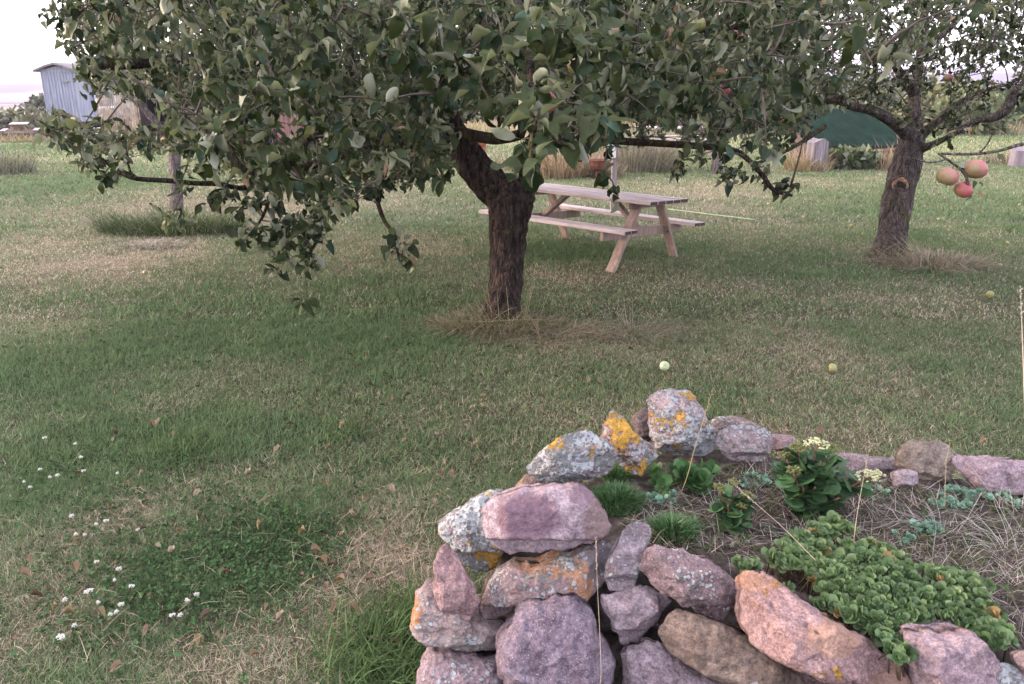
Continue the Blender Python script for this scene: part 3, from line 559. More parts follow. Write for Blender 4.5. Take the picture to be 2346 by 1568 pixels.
def orchard_tree(label, trunk, limbs, cen, rad, ncl, leaf, bark, name="apple_tree", zmin=None, group=None, nper=8, keep=None, hl=.13, tint=1.0, autumn=.02):
    root = tag(empty(name, (0, 0, 0)), label, "tree", group); s = spline(np.array(trunk), 44); V, Q, T = tube_np(s[:, :3], s[:, 3], 28, .30, int(RNG.integers(50)))
    mesh_np("trunk", V, [Q, T], bark, root); wood = [s[-8:, :3]]
    for l in limbs: wood.append(limb(root, "limb", l, bark, n=24, seg=10))
    u = unit(RNG.normal(0, 1, (ncl*3, 3))); p = np.array(cen)+u*(RNG.uniform(0, 1, len(u))**.36)[:, None]*np.array(rad)
    p = p[p[:, 2] > (zmin if zmin else cen[2]-rad[2]*.6)]; p = p[n2(p[:, 0], p[:, 1]+p[:, 2]*1.6, 1.3, int(RNG.integers(99)), 2) > .36]
    if keep is not None: p = p[keep(p)]
    p = p[:ncl]; ax = unit(unit(p-np.array(cen))+RNG.normal(0, .5, p.shape)+np.array([0, 0, .3]))
    parts = [shoot_leaves(p, ax, nper, leaf, hl, autumn, tint)]; V, Fc, C = join(parts); mesh_np("crown", V, Fc, M['leaf'], root, col=C)
    V, Fc, C = join(twig_net(np.concatenate(wood), p, .006)); t = mesh_np("twigs", V, Fc, M['twig'], root); t["kind"] = "stuff"
    return root
def jig(b):
    for i in range(len(b.V)): p = b.V[i]; q = np.stack([fbm(p*14+k*9.1, 70+k, 3) for k in range(3)], 1)-.5; b.V[i] = p+q*.035
def right_tree():
    Z = 10.0; tr = [PZ(2030, 605, Z, .25), PZ(2036, 580, Z, .20), PZ(2044, 520, Z, .165), PZ(2056, 455, Z, .172), PZ(2074, 390, Z, .168), PZ(2086, 340, Z, .16), PZ(2092, 300, Z, .13), PZ(2096, 270, Z, .05)]
    L = [[PZ(2090, 320, Z, .09), PZ(2050, 285, 9.8, .062), PZ(2000, 255, 9.5, .052), PZ(1940, 240, 9.2, .04), PZ(1880, 200, 9, .028), PZ(1840, 120, 9, .02)],
         [PZ(2092, 310, Z, .10), PZ(2096, 220, Z, .07), PZ(2108, 120, Z, .05), PZ(2120, 0, Z, .055), PZ(2130, -150, Z, .03)],
         [PZ(2092, 320, Z, .09), PZ(2140, 285, 9.9, .042), PZ(2190, 240, 9.8, .032), PZ(2260, 205, 9.7, .022), PZ(2330, 190, 9.6, .015)],
         [PZ(2100, 345, Z, .06), PZ(2150, 325, 9.7, .035), PZ(2200, 300, 9.5, .025), PZ(2260, 270, 9.3, .015)],
         [PZ(2096, 220, Z, .06), PZ(2040, 130, 9.8, .045), PZ(1990, 20, 9.6, .03)], [PZ(2108, 120, Z, .05), PZ(2180, 60, 10, .035), PZ(2250, -20, 10, .02)]]
    def keep(p):
        dx, dy, z = project(p); lim = np.interp(dx, [1780, 1840, 1900, 2000, 2060, 2120, 2200, 2300, 2360, 2420], [235, 245, 235, 240, 280, 300, 285, 215, 190, 150])+RNG.normal(0, 14, len(p))
        return (dy < lim)
    c = P(2085, 120, Z)
    r = orchard_tree("leaning apple tree on the right with a sawn branch knot on its grey trunk", tr, L, (c[0], c[1], 2.6), (2.6, 2.6, 2.0), 1300, .085, M['bark_right'], keep=keep, zmin=1.2, hl=.10)
    # the sawn branch: collar, pale face and a near black disc coloured as the hole's shade
    k = P(2062, 424, 9.84); b = MB(); f = unit(np.array([-.25, -.95, .12])); x = unit(np.cross(f, [0, 0, 1])); y = np.cross(x, f); R = np.stack([x, y, f], 1)
    b.lathe([(.15, -.12), (.125, -.06), (.105, -.005), (.098, .012), (.088, .010)], k, 24, R); jig(b); o = b.build("branch_collar", M['bark_right'], r, True)
    b = MB(); b.lathe([(.088, .012), (.075, .010), (.05, .004), (.045, -.03), (0.001, -.035)], k, 24, R)
    m = NB("sawn_wood"); d = m.n("ShaderNodeTexCoord"); c_ = m.mix(m.ramp(m.noise(34, 6, .7), .35, .65), (.20, .09, .045), (.50, .31, .21)); m.done(c_, .9, m.bump(m.noise(60, 5), .8, .01)); jig(b); b.build("sawn_face", m.m, r, True)
    b = MB(); q = k+f*.008-x*.022+y*(-.008); b.lathe([(.046, .002), (.04, .006), (.001, .005)], q, 12, R@np.diag([1, .75, 1])); b.build("hole_shade_disc", simple("hole_shade", (.012, .009, .008)), r, True)
right_tree()
def edge_tree():
    Z = 7.6; bx = 6.1
    tr = [[bx, 7.2, -.05, .24], [bx, 7.2, .1, .2], [bx+.02, 7.22, .6, .17], [bx-.03, 7.2, 1.05, .17], [bx-.08, 7.2, 1.3, .12]]
    e = P(2346, 225, Z); L = [[[bx-.05, 7.2, 1.15, .12], [5.6, 7.25, 1.45, .10], [5.0, 7.3, 1.6, .08], PZ(2346, 205, Z, .062), PZ(2310, 245, Z, .05), PZ(2280, 268, Z, .04), PZ(2230, 280, Z, .014), PZ(2170, 300, 7.5, .01)],
         [[bx-.05, 7.2, 1.2, .12], [bx-.3, 7.2, 2.0, .09], [bx-.6, 7.2, 3.0, .05]], [[5.0, 7.3, 1.6, .07], [4.7, 7.3, 2.3, .05], [4.4, 7.3, 3.0, .03]],
         [[5.3, 7.25, 1.5, .05], [4.4, 5.6, 1.62, .035], [3.3, 4.1, 1.70, .02], PZ(2420, 322, 3.35, .009), PZ(2346, 329, 3.3, .007), PZ(2290, 345, 3.25, .006), PZ(2230, 353, 3.22, .0055), PZ(2150, 352, 3.2, .004)],
         [PZ(2150, 352, 3.2, .0045), PZ(2180, 372, 3.2, .0045), PZ(2205, 392, 3.2, .0055), PZ(2216, 415, 3.2, .005), PZ(2214, 432, 3.2, .004)],
         [PZ(2245, 350, 3.22, .004), PZ(2262, 330, 3.22, .003), PZ(2275, 305, 3.22, .002)], [PZ(2190, 380, 3.2, .003), PZ(2225, 395, 3.2, .003), PZ(2240, 402, 3.2, .002)],
         [PZ(2170, 365, 3.2, .003), PZ(2130, 372, 3.2, .003), PZ(2090, 362, 3.2, .002)]]
    def keep(p):
        dx, dy, z = project(p); return (dx > 2195+RNG.normal(0, 25, len(p))) & (dy < np.interp(dx, [2150, 2250, 2346, 2500], [40, 200, 215, 330])) & (p[:, 1] > 5)
    r = orchard_tree("apple tree at the right edge reaching in with one bare bough", tr, L, (5.6, 7.4, 2.6), (2.3, 2.2, 1.7), 800, .075, M['bark_right'], keep=keep, zmin=1.3, hl=.1)
    e = np.array([P(*q) for q in [(2175, 395, 3.2), (2230, 415, 3.15), (2235, 440, 3.2), (2265, 355, 3.2), (2150, 340, 3.2), (2225, 362, 3.2), (2285, 345, 3.25), (2170, 310, 3.3), (2215, 290, 3.3)]])
    V, Fc, C = join([shoot_leaves(e, RNG.normal(0, 1, e.shape), 2, .05, .03, .08)]); mesh_np("twig_leaves", V, Fc, M['leaf'], r, col=C)
edge_tree()
def left_tree():
    Z = 12.7; tr = [PZ(405, 515, Z, .14), PZ(405, 495, Z, .11), PZ(404, 450, Z, .09), PZ(402, 400, Z, .085), PZ(400, 350, Z, .085), PZ(398, 300, Z, .08), PZ(396, 260, Z, .04)]
    L = [[PZ(400, 330, Z, .06), PZ(330, 250, 12.5, .045), PZ(250, 180, 12.4, .025), PZ(215, 110, 12.4, .015)], [PZ(398, 290, Z, .07), PZ(400, 180, Z, .05), PZ(405, 50, Z, .03)], [PZ(400, 320, Z, .06), PZ(480, 240, 12.4, .04), PZ(560, 170, 12.3, .02)]]
    c = P(400, 100, Z)
    def keep(p):
        dx, dy, z = project(p); return (dy < np.interp(dx, [150, 230, 300, 400, 520, 650], [120, 215, 225, 245, 270, 250])+RNG.normal(0, 12, len(p))) & (dx > 215)
    orchard_tree("slender apple tree on the left standing in a ring of rough grass", tr, L, (c[0], c[1], 2.8), (2.7, 2.4, 1.7), 900, .09, M['bark_far'], keep=keep, zmin=1.2, hl=.1, autumn=.09, tint=1.2)
    Z = 19; tr = [PZ(1640, 402, Z, .17), PZ(1641, 390, Z, .13), PZ(1642, 365, Z, .12), PZ(1645, 330, Z, .11), PZ(1646, 300, Z, .05)]; c = P(1645, 250, Z)
    L = [[PZ(1645, 335, Z, .07), PZ(1600, 290, Z, .05), PZ(1560, 240, Z, .03)], [PZ(1645, 335, Z, .07), PZ(1690, 290, Z, .05), PZ(1730, 250, Z, .03)]]
    orchard_tree("small distant apple tree with a short pale trunk beyond the wooden table", tr, L, (c[0], c[1], 2.1), (2.0, 1.8, 1.15), 420, .10, M['bark_far'], zmin=1.0, hl=.12, tint=1.3, autumn=.1)
left_tree()

# ------------------------------------------------------------------ apples
def apple_mesh():
    t = np.linspace(0, np.pi, 18); r = np.sin(t)*(1+.06*np.cos(t)); z = -np.cos(t)*.86
    r[0] = 0.0001; r[-1] = .0001; z = z-np.exp(-(r/.28)**2)*np.sign(z)*.17
    b = MB(); b.lathe(np.stack([r, z], 1), (0, 0, 0), 24); return b
def apple_mat(name, c1, c2, c3, blush=.5):
    m = NB(name); s = m.n("ShaderNodeSeparateXYZ"); m.set(s, 0, m.obj()); st = m.noise(6, 4, .6, m.mapped((6, 6, .8)))
    f = m.math('ADD', m.math('ADD', m.math('MULTIPLY', s.outputs[0], 13.0), m.math('MULTIPLY', s.outputs[2], 12.0)), m.math('ADD', st, blush-.6))
    c = m.mix(m.ramp(f, .0, .9), c1, c2); c = m.mix(m.ramp(m.noise(40, 3), .55, .75), c, c3)
    c = m.mix(m.ramp(m.voro(120), .12, .06), c, (.5, .42, .25)); return m.done(c, .42, None, .4)
M['apple_red'] = apple_mat("apple_skin_blush", (.23, .18, .09), (.29, .095, .095), (.22, .115, .08), .7)
M['apple_dark'] = apple_mat("apple_skin_red", (.24, .14, .07), (.29, .065, .07), (.26, .085, .065), .8)
M['apple_green'] = apple_mat("apple_skin_green", (.24, .24, .095), (.34, .24, .12), (.20, .20, .08), .3)
M['apple_pale'] = apple_mat("apple_skin_pale", (.38, .46, .29), (.42, .44, .26), (.46, .5, .36), .2)
_ab = apple_mesh(); _stem = MB().tube([(0, 0, .6), (.02, .01, .85), (.10, .04, 1.15)], [.035, .03, .045], 6)
def make_apple(loc, size, mat, label, tilt=(0, 0, 0), group=None):
    o = mesh_np("apple", np.concatenate(_ab.V)*size, [np.array(f) for f in _ab.F.values()], M[mat]); o.location = [float(q) for q in loc]; o.rotation_euler = tilt
    s = mesh_np("stem", np.concatenate(_stem.V)*size, [np.array(f) for f in _stem.F.values()], M['twig'], o)
    return tag(o, label, "apple", group)
for dx, dy, z, r, mt, lb, tl in [(2171, 404, 3.2, .041, 'apple_red', "pale pink apple hanging lowest left in the cluster of three", (.2, .3, .4)), (2235, 387, 3.2, .044, 'apple_red', "largest pink apple of the cluster of three with a leaf across it", (-.2, .2, 0)), (2208, 434, 3.22, .035, 'apple_dark', "small dark red apple hanging at the bottom of the cluster of three", (.5, .2, 0)),
                             (1596, 54, 4.2, .046, 'apple_green', "yellow green apple high among the leaves right of the trunk", (.2, 0, 1)), (1408, 75, 3.6, .030, 'apple_red', "small orange red apple peeping out of the upper leaves", (.2, 0, 2)), (1326, 150, 3.0, .042, 'apple_green', "green apple behind pale leaves above the picnic table", (.1, 0, 3)),
                             (1478, 132, 4.3, .046, 'apple_green', "brownish green apple shaded deep in the crown", (.4, 0, .5)), (1688, 82, 5.0, .040, 'apple_dark', "tiny red apple near the top right of the big crown", (.2, 0, 1)), (1657, 206, 5.4, .044, 'apple_dark', "dusky pink apple sitting on the long dark bough", (.2, 0, 0)),
                             (1247, 236, 2.55, .042, 'apple_red', "ripe apple half hidden by curled leaves over the trunk fork", (.2, 0, -.6)), (1228, 240, 2.6, .036, 'apple_green', "green apple touching the yellow lichened hanging twig", (.2, 0, .3)), (2172, 178, 8.5, .05, 'apple_red', "small pink apple in the crown of the leaning tree", (.1, .1, 0)), (1610, 130, 5.2, .04, 'apple_green', "dull green apple in shade below the high yellow apple", (.1, .5, 0))]:
    make_apple(P(dx, dy, z), r, mt, lb, tl)
for i, (dx, dy, r, mt, lb) in enumerate([(1522, 847, .036, 'apple_pale', "pale mint green windfall apple on the grass above the stones"), (1907, 851, .034, 'apple_green', "yellow green windfall apple in the straw right of the stones"), (2267, 681, .036, 'apple_green', "windfall apple on the lawn below the leaning tree's tuft"),
                                          (2075, 487, .035, 'apple_green', "windfall apple lying left of the leaning trunk")]):
    g = G(dx, dy); make_apple((g[0], g[1], r*.8), r, mt, lb, (1.2, .4*i, i))
for i, (dx, dy) in enumerate([(2308, 560), (2335, 472), (1700, 425), (1760, 470), (332, 628), (1950, 520), (2150, 505), (1840, 500), (2290, 612)]):
    g = G(dx, dy); make_apple((g[0], g[1], .020), .023, 'apple_green', "tiny yellowish windfall apple scattered out on the mown lawn", (1.0, i, i*.7), "scattered windfall apples")

# ------------------------------------------------------------------ stones of the bed wall
def chaikin(p, n=1):
    for _ in range(n):
        q = np.roll(p, -1, 0); p = np.stack([p*.87+q*.13, p*.13+q*.87], 1).reshape(-1, 2)
    return p
def stone(label, poly, z, mat, thick=None, gx=0.0, top=.8, bot=.9, lft=.5, rgt=.5, seed=0, grp=None, rough=1.0, cut=None, plain=False):
    rs = np.random.default_rng(seed+500); p = chaikin(np.array(poly, float), 1); cx, cy = p.mean(0)
    p = np.concatenate([p, p[:1]]); p = resample(p, 161)[:-1]; N = len(p)
    q = np.stack([(p[:, 0]-cx)*K/F*z, -(p[:, 1]-cy)*K/F*z], 1); hx, hy = np.ptp(q[:, 0])/2, np.ptp(q[:, 1])/2
    t = thick or float(np.clip(.62*min(hx, hy), .045, .16)); C = P(cx, cy, z)
    a = np.arctan2(q[:, 1], q[:, 0]); q = q*(1+.018*rough*(fbm(np.stack([np.cos(a)*4, np.sin(a)*4, np.full(N, seed)], 1), seed, 3)-.5)*2)[:, None]
    rings = np.concatenate([np.linspace(0, .82, 22)[1:], [.87, .91, .945, .97, .988, 1.0]])
    A = (q[None]*rings[:, None, None]); tt = np.repeat(rings[:, None], N, 1); aa, bb = A[..., 0], A[..., 1]
    def face(sign):
        c = t*(1+.15*rs.uniform(-1, 1))+aa*rs.uniform(-.14, .14)+bb*rs.uniform(-.12, .06)
        U = rs.uniform
        c = np.minimum(c, t*U(.95, 1.08)-(bb-hy*U(.1, .35))*top*U(.7, 1.2)*1.3)
        c = np.minimum(c, t*U(.95, 1.08)+(bb+hy*U(.35, .6))*bot*U(.8, 1.3)*2.0)
        c = np.minimum(c, t*U(.95, 1.08)-(aa-hx*U(.4, .72))*rgt*U(.8, 1.4)*1.9)
        c = np.minimum(c, t*U(.95, 1.08)+(aa+hx*U(.4, .72))*lft*U(.8, 1.4)*1.9)
        for _ in range(1 if plain else 6):
            w = U(0, 6.28); c = np.minimum(c, t*U(.98, 1.1)-(np.cos(w)*aa/hx+np.sin(w)*bb/hy-U(.15, .7))*min(hx, hy)*U(.4, 1.3))
        if cut is not None and sign > 0:
            for (px, py, ang, sl) in cut:
                w = math.radians(ang); c = np.minimum(c, t-(math.cos(w)*(aa-px*hx)+math.sin(w)*(bb-py*hy))*sl)
        c = np.maximum(c, t*.12)*np.power(np.clip(1-tt**14, 0, 1), .5)
        return c*sign
    cf = face(1); cb = face(-1)
    def asm(cc, v0): return np.concatenate([[[0, 0, v0]], np.stack([aa.ravel(), bb.ravel(), cc.ravel()], 1)])
    Vf = asm(cf, cf[0].mean()); Vb = asm(cb, cb[0].mean()); R = len(rings)
    V = np.concatenate([Vf, Vb]); off = len(Vf)
    Wp = V[:, :1]*RGT+V[:, 1:2]*UP-V[:, 2:3]*FWD+(V[:, :1]*gx)*FWD
    nz = np.stack([fbm(Wp*11+seed*3.1+k*31, seed+k, 4) for k in range(3)], 1)-.5; n4 = np.stack([fbm(Wp*38+seed*1.7+k*17, seed+9+k, 3) for k in range(3)], 1)-.5
    rdg = 1-2*np.abs(fbm(Wp*17+seed*2.3, seed+40, 3)-.5); outw = unit(Wp+1e-6)
    n5 = np.stack([vnoise(Wp*105+seed*1.1+k*13, seed+19+k) for k in range(3)], 1)-.5; sz = min(1.0, min(hx, hy)/.12)
    Wp = Wp+(nz*.018+n4*.016+n5*.006)*rough*sz+outw*((rdg-.7)*.024*rough*sz)[:, None]
    j = np.arange(N); j2 = (j+1) % N; T = [np.stack([np.zeros(N, int), 1+j, 1+j2], 1), off+np.stack([np.zeros(N, int), 1+j2, 1+j], 1)]; Q = []
    for r in range(R-1):
        b0, b1 = 1+r*N, 1+(r+1)*N; Q.append(np.stack([b0+j, b1+j, b1+j2, b0+j2], 1)); Q.append(off+np.stack([b0+j, b0+j2, b1+j2, b1+j], 1))
    b1 = 1+(R-1)*N; Q.append(np.stack([b1+j, off+b1+j, off+b1+j2, b1+j2], 1))
    o = mesh_np("stone", Wp, [np.concatenate(Q), np.concatenate(T)], mat); o.location = [float(v) for v in C]
    return tag(o, label, "stone", grp)
def s5(L): return [A5(*q) for q in L]
def s6(L): return [A6(*q) for q in L]
PUR, PUR2, PNK, PNK2 = (.205, .145, .190), (.30, .235, .30), (.36, .205, .190), (.46, .30, .29)
GRY, GRY2, TAN, TAN2 = (.255, .195, .205), (.38, .30, .315), (.235, .165, .115), (.34, .25, .185)
ST = [
 ("upright pinkish grey stone with yellow lichen, the highest of the wall", s5([(1270, 108), (1395, 112), (1430, 150), (1470, 215), (1490, 260), (1535, 330), (1530, 390), (1480, 430), (1380, 440), (1290, 420), (1235, 385), (1210, 320), (1205, 240), (1198, 170), (1225, 125)]), 3.55, dict(c1=(.36, .25, .235), c2=(.42, .34, .35), yellow=.26, grey=.5, rust=.1), dict(top=.5)),
 ("leaning salmon stone thickly covered in orange yellow lichen", s5([(1025, 212), (1060, 230), (1105, 300), (1160, 345), (1235, 400), (1238, 440), (1195, 490), (1165, 540), (1110, 515), (1045, 455), (1000, 385), (968, 345), (985, 270)]), 3.3, dict(c1=(.36, .20, .15), c2=(.42, .27, .23), yellow=.36, grey=.5, rust=.25), dict(cut=[(0, -.2, 235, 1.6)])),
 ("small plain brown stone wedged behind the lichened ones", s5([(1115, 240), (1200, 190), (1225, 250), (1235, 350), (1190, 375), (1140, 330)]), 3.68, dict(c1=(.17, .115, .10), c2=(.27, .20, .18)), {}),
 ("domed grey stone spotted with white and yellow lichen", s5([(880, 316), (940, 335), (1000, 385), (1045, 430), (1045, 475), (1000, 520), (940, 550), (780, 560), (640, 600), (622, 560), (598, 490), (650, 440), (690, 385), (770, 345)]), 3.18, dict(c1=GRY, c2=(.36, .28, .29), yellow=.30, grey=.75, rust=.12), dict(top=.9)),
 ("little orange stone with yellow lichen under the domed grey stone", s5([(590, 520), (640, 535), (640, 600), (600, 640), (520, 625), (545, 585)]), 3.1, dict(c1=(.36, .18, .10), c2=(.45, .27, .18), yellow=.55), {}),
 ("broad flat pink capstone with a big purple stain", s5([(500, 618), (560, 592), (700, 580), (850, 568), (900, 590), (950, 650), (985, 720), (1015, 790), (990, 825), (930, 860), (800, 900), (640, 905), (500, 915), (430, 880), (390, 820), (372, 760), (380, 690), (430, 640)]), 2.74, dict(c1=(.40, .29, .32), c2=(.47, .355, .39), rust=.1, speck=.6, patches=[(-.055, .02, .11, .075, (.17, .105, .135), .9), (.175, -.01, .055, .085, (.21, .145, .135), .75), (.12, .09, .05, .03, (.19, .12, .15), .7)]), dict(thick=.12, top=.35, bot=2.4, rough=.8)),
 ("left corner stone crusted with blue grey lichen", s5([(440, 602), (510, 618), (560, 700), (540, 850), (475, 925), (440, 985), (340, 1018), (270, 960), (215, 880), (165, 820), (158, 760), (210, 725), (290, 685), (370, 630)]), 2.92, dict(c1=(.34, .25, .24), c2=(.40, .31, .31), yellow=.24, grey=1.05), dict(top=.6, bot=1.6)),
 ("pink wedge shaped stone standing on its point at the left end", s5([(195, 860), (240, 910), (290, 990), (330, 1080), (370, 1150), (340, 1210), (300, 1270), (240, 1280), (190, 1230), (150, 1150), (130, 1060), (128, 970), (160, 900)]), 2.70, dict(c1=PNK, c2=(.43, .255, .245), speck=.8, rust=.12), dict(rgt=1.4)),
 ("rusty orange and grey stone below the pink wedge", s5([(110, 1045), (50, 1120), (32, 1200), (32, 1290), (90, 1325), (220, 1370), (420, 1395), (480, 1370), (520, 1290), (420, 1235), (300, 1200), (180, 1080)]), 2.80, dict(c1=(.33, .235, .21), c2=(.40, .31, .28), rust=.15, grey=.05, patches=[(-.16, .05, .065, .06, (.42, .20, .085), .9), (.02, -.05, .12, .04, (.33, .29, .28), .6)]), dict(thick=.12)),
 ("bottom left foundation stone, mauve with rusty edge", s5([(130, 1355), (200, 1372), (300, 1385), (420, 1400), (540, 1420), (600, 1520), (590, 1650), (330, 1700), (70, 1680), (56, 1520), (90, 1420)]), 2.80, dict(c1=(.33, .235, .25), c2=(.40, .28, .30), rust=.3, grey=.06, speck=.6), dict(thick=.13)),
 ("long slanting stone streaked with orange rust", s5([(365, 1180), (390, 1100), (440, 1010), (520, 950), (640, 965), (780, 910), (900, 870), (985, 848), (1030, 870), (1015, 960), (975, 1060), (900, 1110), (800, 1130), (640, 1165), (560, 1190), (480, 1225), (400, 1245), (370, 1215)]), 2.78, dict(c1=(.29, .185, .17), c2=(.37, .255, .245), rust=.12, grey=.3, patches=[(.03, .075, .13, .03, (.36, .19, .10), .75), (.115, .0, .045, .055, (.33, .17, .08), .7), (.19, .09, .05, .06, (.14, .125, .14), .85), (-.03, -.03, .03, .03, (.30, .33, .37), .8)]), dict(thick=.13, bot=1.8)),
 ("largest purple block at the bottom, glittering with pale grains", s5([(560, 1170), (640, 1145), (760, 1128), (840, 1130), (900, 1170), (945, 1280), (1000, 1370), (1028, 1440), (1015, 1530), (990, 1690), (800, 1740), (540, 1700), (460, 1490), (443, 1400), (455, 1330), (510, 1280)]), 2.62, dict(c1=PUR, c2=PUR2, speck=1.0), dict(thick=.16, rgt=1.0, top=.6, cut=[(.42, 0, 12, 1.1), (0, .62, 100, 1.2)], plain=True)),
 ("narrow grey stone standing upright with two yellow lichen dots", s5([(1100, 770), (1150, 758), (1205, 775), (1218, 830), (1185, 900), (1150, 1000), (1130, 1080), (1085, 1112), (1010, 1104), (982, 1040), (985, 960), (1040, 880), (1070, 810)]), 2.66, dict(c1=(.27, .21, .225), c2=(.38, .31, .34), yellow=.14, grey=.1, speck=.4), dict(rgt=1.6, rough=.6)),
 ("triangular mauve stone pointing downward in the wall face", s5([(968, 1118), (1050, 1108), (1130, 1085), (1200, 1085), (1280, 1125), (1312, 1165), (1240, 1250), (1170, 1330), (1110, 1372), (1065, 1370), (1020, 1280), (963, 1170)]), 2.66, dict(c1=(.32, .235, .25), c2=(.42, .33, .36), rust=.28, speck=.6), dict(top=.6, bot=1.3, rgt=1.4)),
 ("dark red brown slab sloping down to the right", s5([(1160, 940), (1190, 890), (1230, 875), (1340, 890), (1450, 930), (1570, 1000), (1640, 1070), (1642, 1130), (1610, 1230), (1570, 1268), (1500, 1250), (1390, 1175), (1280, 1115), (1200, 1055), (1150, 1000)]), 2.58, dict(c1=(.215, .135, .135), c2=(.33, .22, .22), rust=.15, grey=.10, speck=.6), dict(top=.7, bot=1.6)),
 ("smooth tan slab with a white scar, lying under the long pink stone", s5([(1290, 1230), (1360, 1200), (1430, 1225), (1560, 1265), (1700, 1320), (1850, 1420), (1980, 1560), (1960, 1640), (1800, 1620), (1620, 1545), (1480, 1505), (1380, 1462), (1290, 1405), (1260, 1320)]), 2.52, dict(c1=TAN, c2=TAN2, speck=.1, band=.6, patches=[(.07, -.075, .016, .026, (.60, .52, .54), .9)]), dict(rough=.7, gx=-.15)),
 ("mauve stone at the bottom edge beneath the tan slab", s5([(1060, 1440), (1100, 1375), (1200, 1345), (1270, 1370), (1380, 1445), (1500, 1500), (1640, 1550), (1740, 1620), (1600, 1760), (1150, 1760), (1065, 1540)]), 2.62, dict(c1=(.31, .22, .24), c2=(.41, .31, .34), rust=.25), dict(top=.6)),
 ("low flat stone behind the others at the back rim", s6([(70, 260), (130, 235), (220, 238), (300, 265), (370, 305), (300, 345), (150, 340), (90, 310)]), 3.72, dict(c1=(.30, .225, .20), c2=(.39, .31, .29), grey=.3, rust=.2), {}),
 ("rounded pale pink stone at the back rim beside the upright one", s6([(110, 330), (170, 290), (260, 280), (380, 305), (395, 350), (375, 430), (330, 465), (200, 460), (130, 415), (103, 370)]), 3.48, dict(c1=(.33, .26, .26), c2=(.45, .35, .34), grey=.2), {}),
 ("small pink stone half hidden behind the yellow flowering plant", s6([(380, 320), (480, 330), (520, 370), (480, 420), (390, 400)]), 3.72, dict(c1=PNK, c2=PNK2), {}),
 ("long low pinkish slab at the back rim behind cream flowers", s6([(660, 430), (760, 418), (880, 438), (1010, 450), (1040, 500), (1000, 560), (880, 545), (740, 520), (660, 480)]), 3.6, dict(c1=(.33, .23, .22), c2=(.41, .31, .31)), dict(top=.4)),
 ("fist sized pinkish stone in front of the tan block", s6([(985, 520), (1030, 500), (1095, 505), (1108, 550), (1060, 600), (990, 590)]), 3.3, dict(c1=(.33, .26, .27), c2=(.43, .34, .36)), {}),
 ("squarish tan block with a hollow brown underside at the back rim", s6([(1003, 430), (1035, 378), (1070, 358), (1200, 360), (1260, 385), (1280, 430), (1272, 510), (1258, 580), (1180, 605), (1110, 590), (1090, 540), (1060, 505), (1020, 500), (998, 480)]), 3.42, dict(c1=(.235, .18, .125), c2=(.33, .265, .20), speck=.1, stain=.25, rust=.1), dict(rough=.8)),
 ("big pinkish purple slab at the back right of the bed", s6([(1295, 430), (1330, 425), (1500, 445), (1640, 465), (1850, 490), (1900, 600), (1800, 690), (1640, 660), (1540, 635), (1400, 595), (1320, 515), (1283, 470)]), 3.30, dict(c1=(.35, .235, .255), c2=(.44, .315, .345), speck=.8), dict(top=.3, bot=1.2)),
 ("long salmon pink stone with orange edge running to the lower right", s6([(240, 1060), (265, 1020), (320, 1008), (400, 1050), (470, 1100), (560, 1170), (700, 1250), (830, 1310), (920, 1390), (990, 1470), (1025, 1540), (1010, 1640), (800, 1640), (640, 1530), (480, 1450), (380, 1410), (290, 1360), (243, 1260), (255, 1180)]), 2.40, dict(c1=(.40, .215, .185), c2=(.48, .295, .27), rust=.2, yellow=.04, speck=.7, patches=[(-.20, .14, .10, .03, (.38, .21, .13), .65), (.03, .02, .09, .045, (.38, .23, .15), .55), (.2, -.13, .08, .05, (.34, .22, .17), .7)]), dict(thick=.13, gx=-.3, top=.9)),
 ("flat topped mauve stone overhung by the green sedum mat", s6([(1030, 1300), (1120, 1292), (1250, 1296), (1340, 1285), (1375, 1330), (1440, 1400), (1468, 1460), (1470, 1650), (1300, 1720), (1080, 1660), (1070, 1500), (1030, 1400)]), 2.32, dict(c1=(.36, .24, .26), c2=(.45, .32, .345), speck=.6), dict(top=.35, thick=.13)),
 ("whitish crusted stone at the bottom right corner", s6([(1468, 1485), (1540, 1460), (1630, 1490), (1680, 1600), (1600, 1700), (1470, 1680)]), 2.26, dict(c1=(.30, .24, .27), c2=(.40, .34, .38), grey=.6), {}),
 ("orange pink stone cut by the right edge of the view", s6([(1575, 1430), (1620, 1408), (1760, 1395), (1820, 1480), (1760, 1600), (1660, 1560)]), 2.24, dict(c1=(.42, .24, .17), c2=(.50, .33, .26)), {}),
 ("narrow pinkish stone squeezed under the long salmon stone", s6([(480, 1490), (600, 1530), (720, 1590), (760, 1700), (600, 1760), (480, 1620)]), 2.56, dict(c1=PNK, c2=PNK2, speck=.6), {}),
 ("shade-darkened brown stone deep in the gap behind the purple block", s5([(900, 1120), (1010, 1060), (1130, 1040), (1330, 1080), (1380, 1180), (1250, 1330), (1000, 1420), (900, 1300)]), 2.86, dict(c1=(.07, .055, .055), c2=(.11, .09, .09)), {}),  # filler stone, its colour darkened to stand for shade in the gap
 ("shade-darkened rusty stone deep in the gap below the long streaked stone", s5([(330, 1180), (480, 1150), (600, 1180), (560, 1330), (470, 1400), (340, 1330)]), 2.94, dict(c1=(.08, .05, .045), c2=(.13, .085, .07)), {}),  # filler, rust tones darkened so the crevice looks shaded
]
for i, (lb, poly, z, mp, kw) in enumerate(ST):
    stone(lb, poly, z, stone_mat("rock_%s" % lb.split()[0], off=i*7.3, **mp), seed=i+1, **kw)

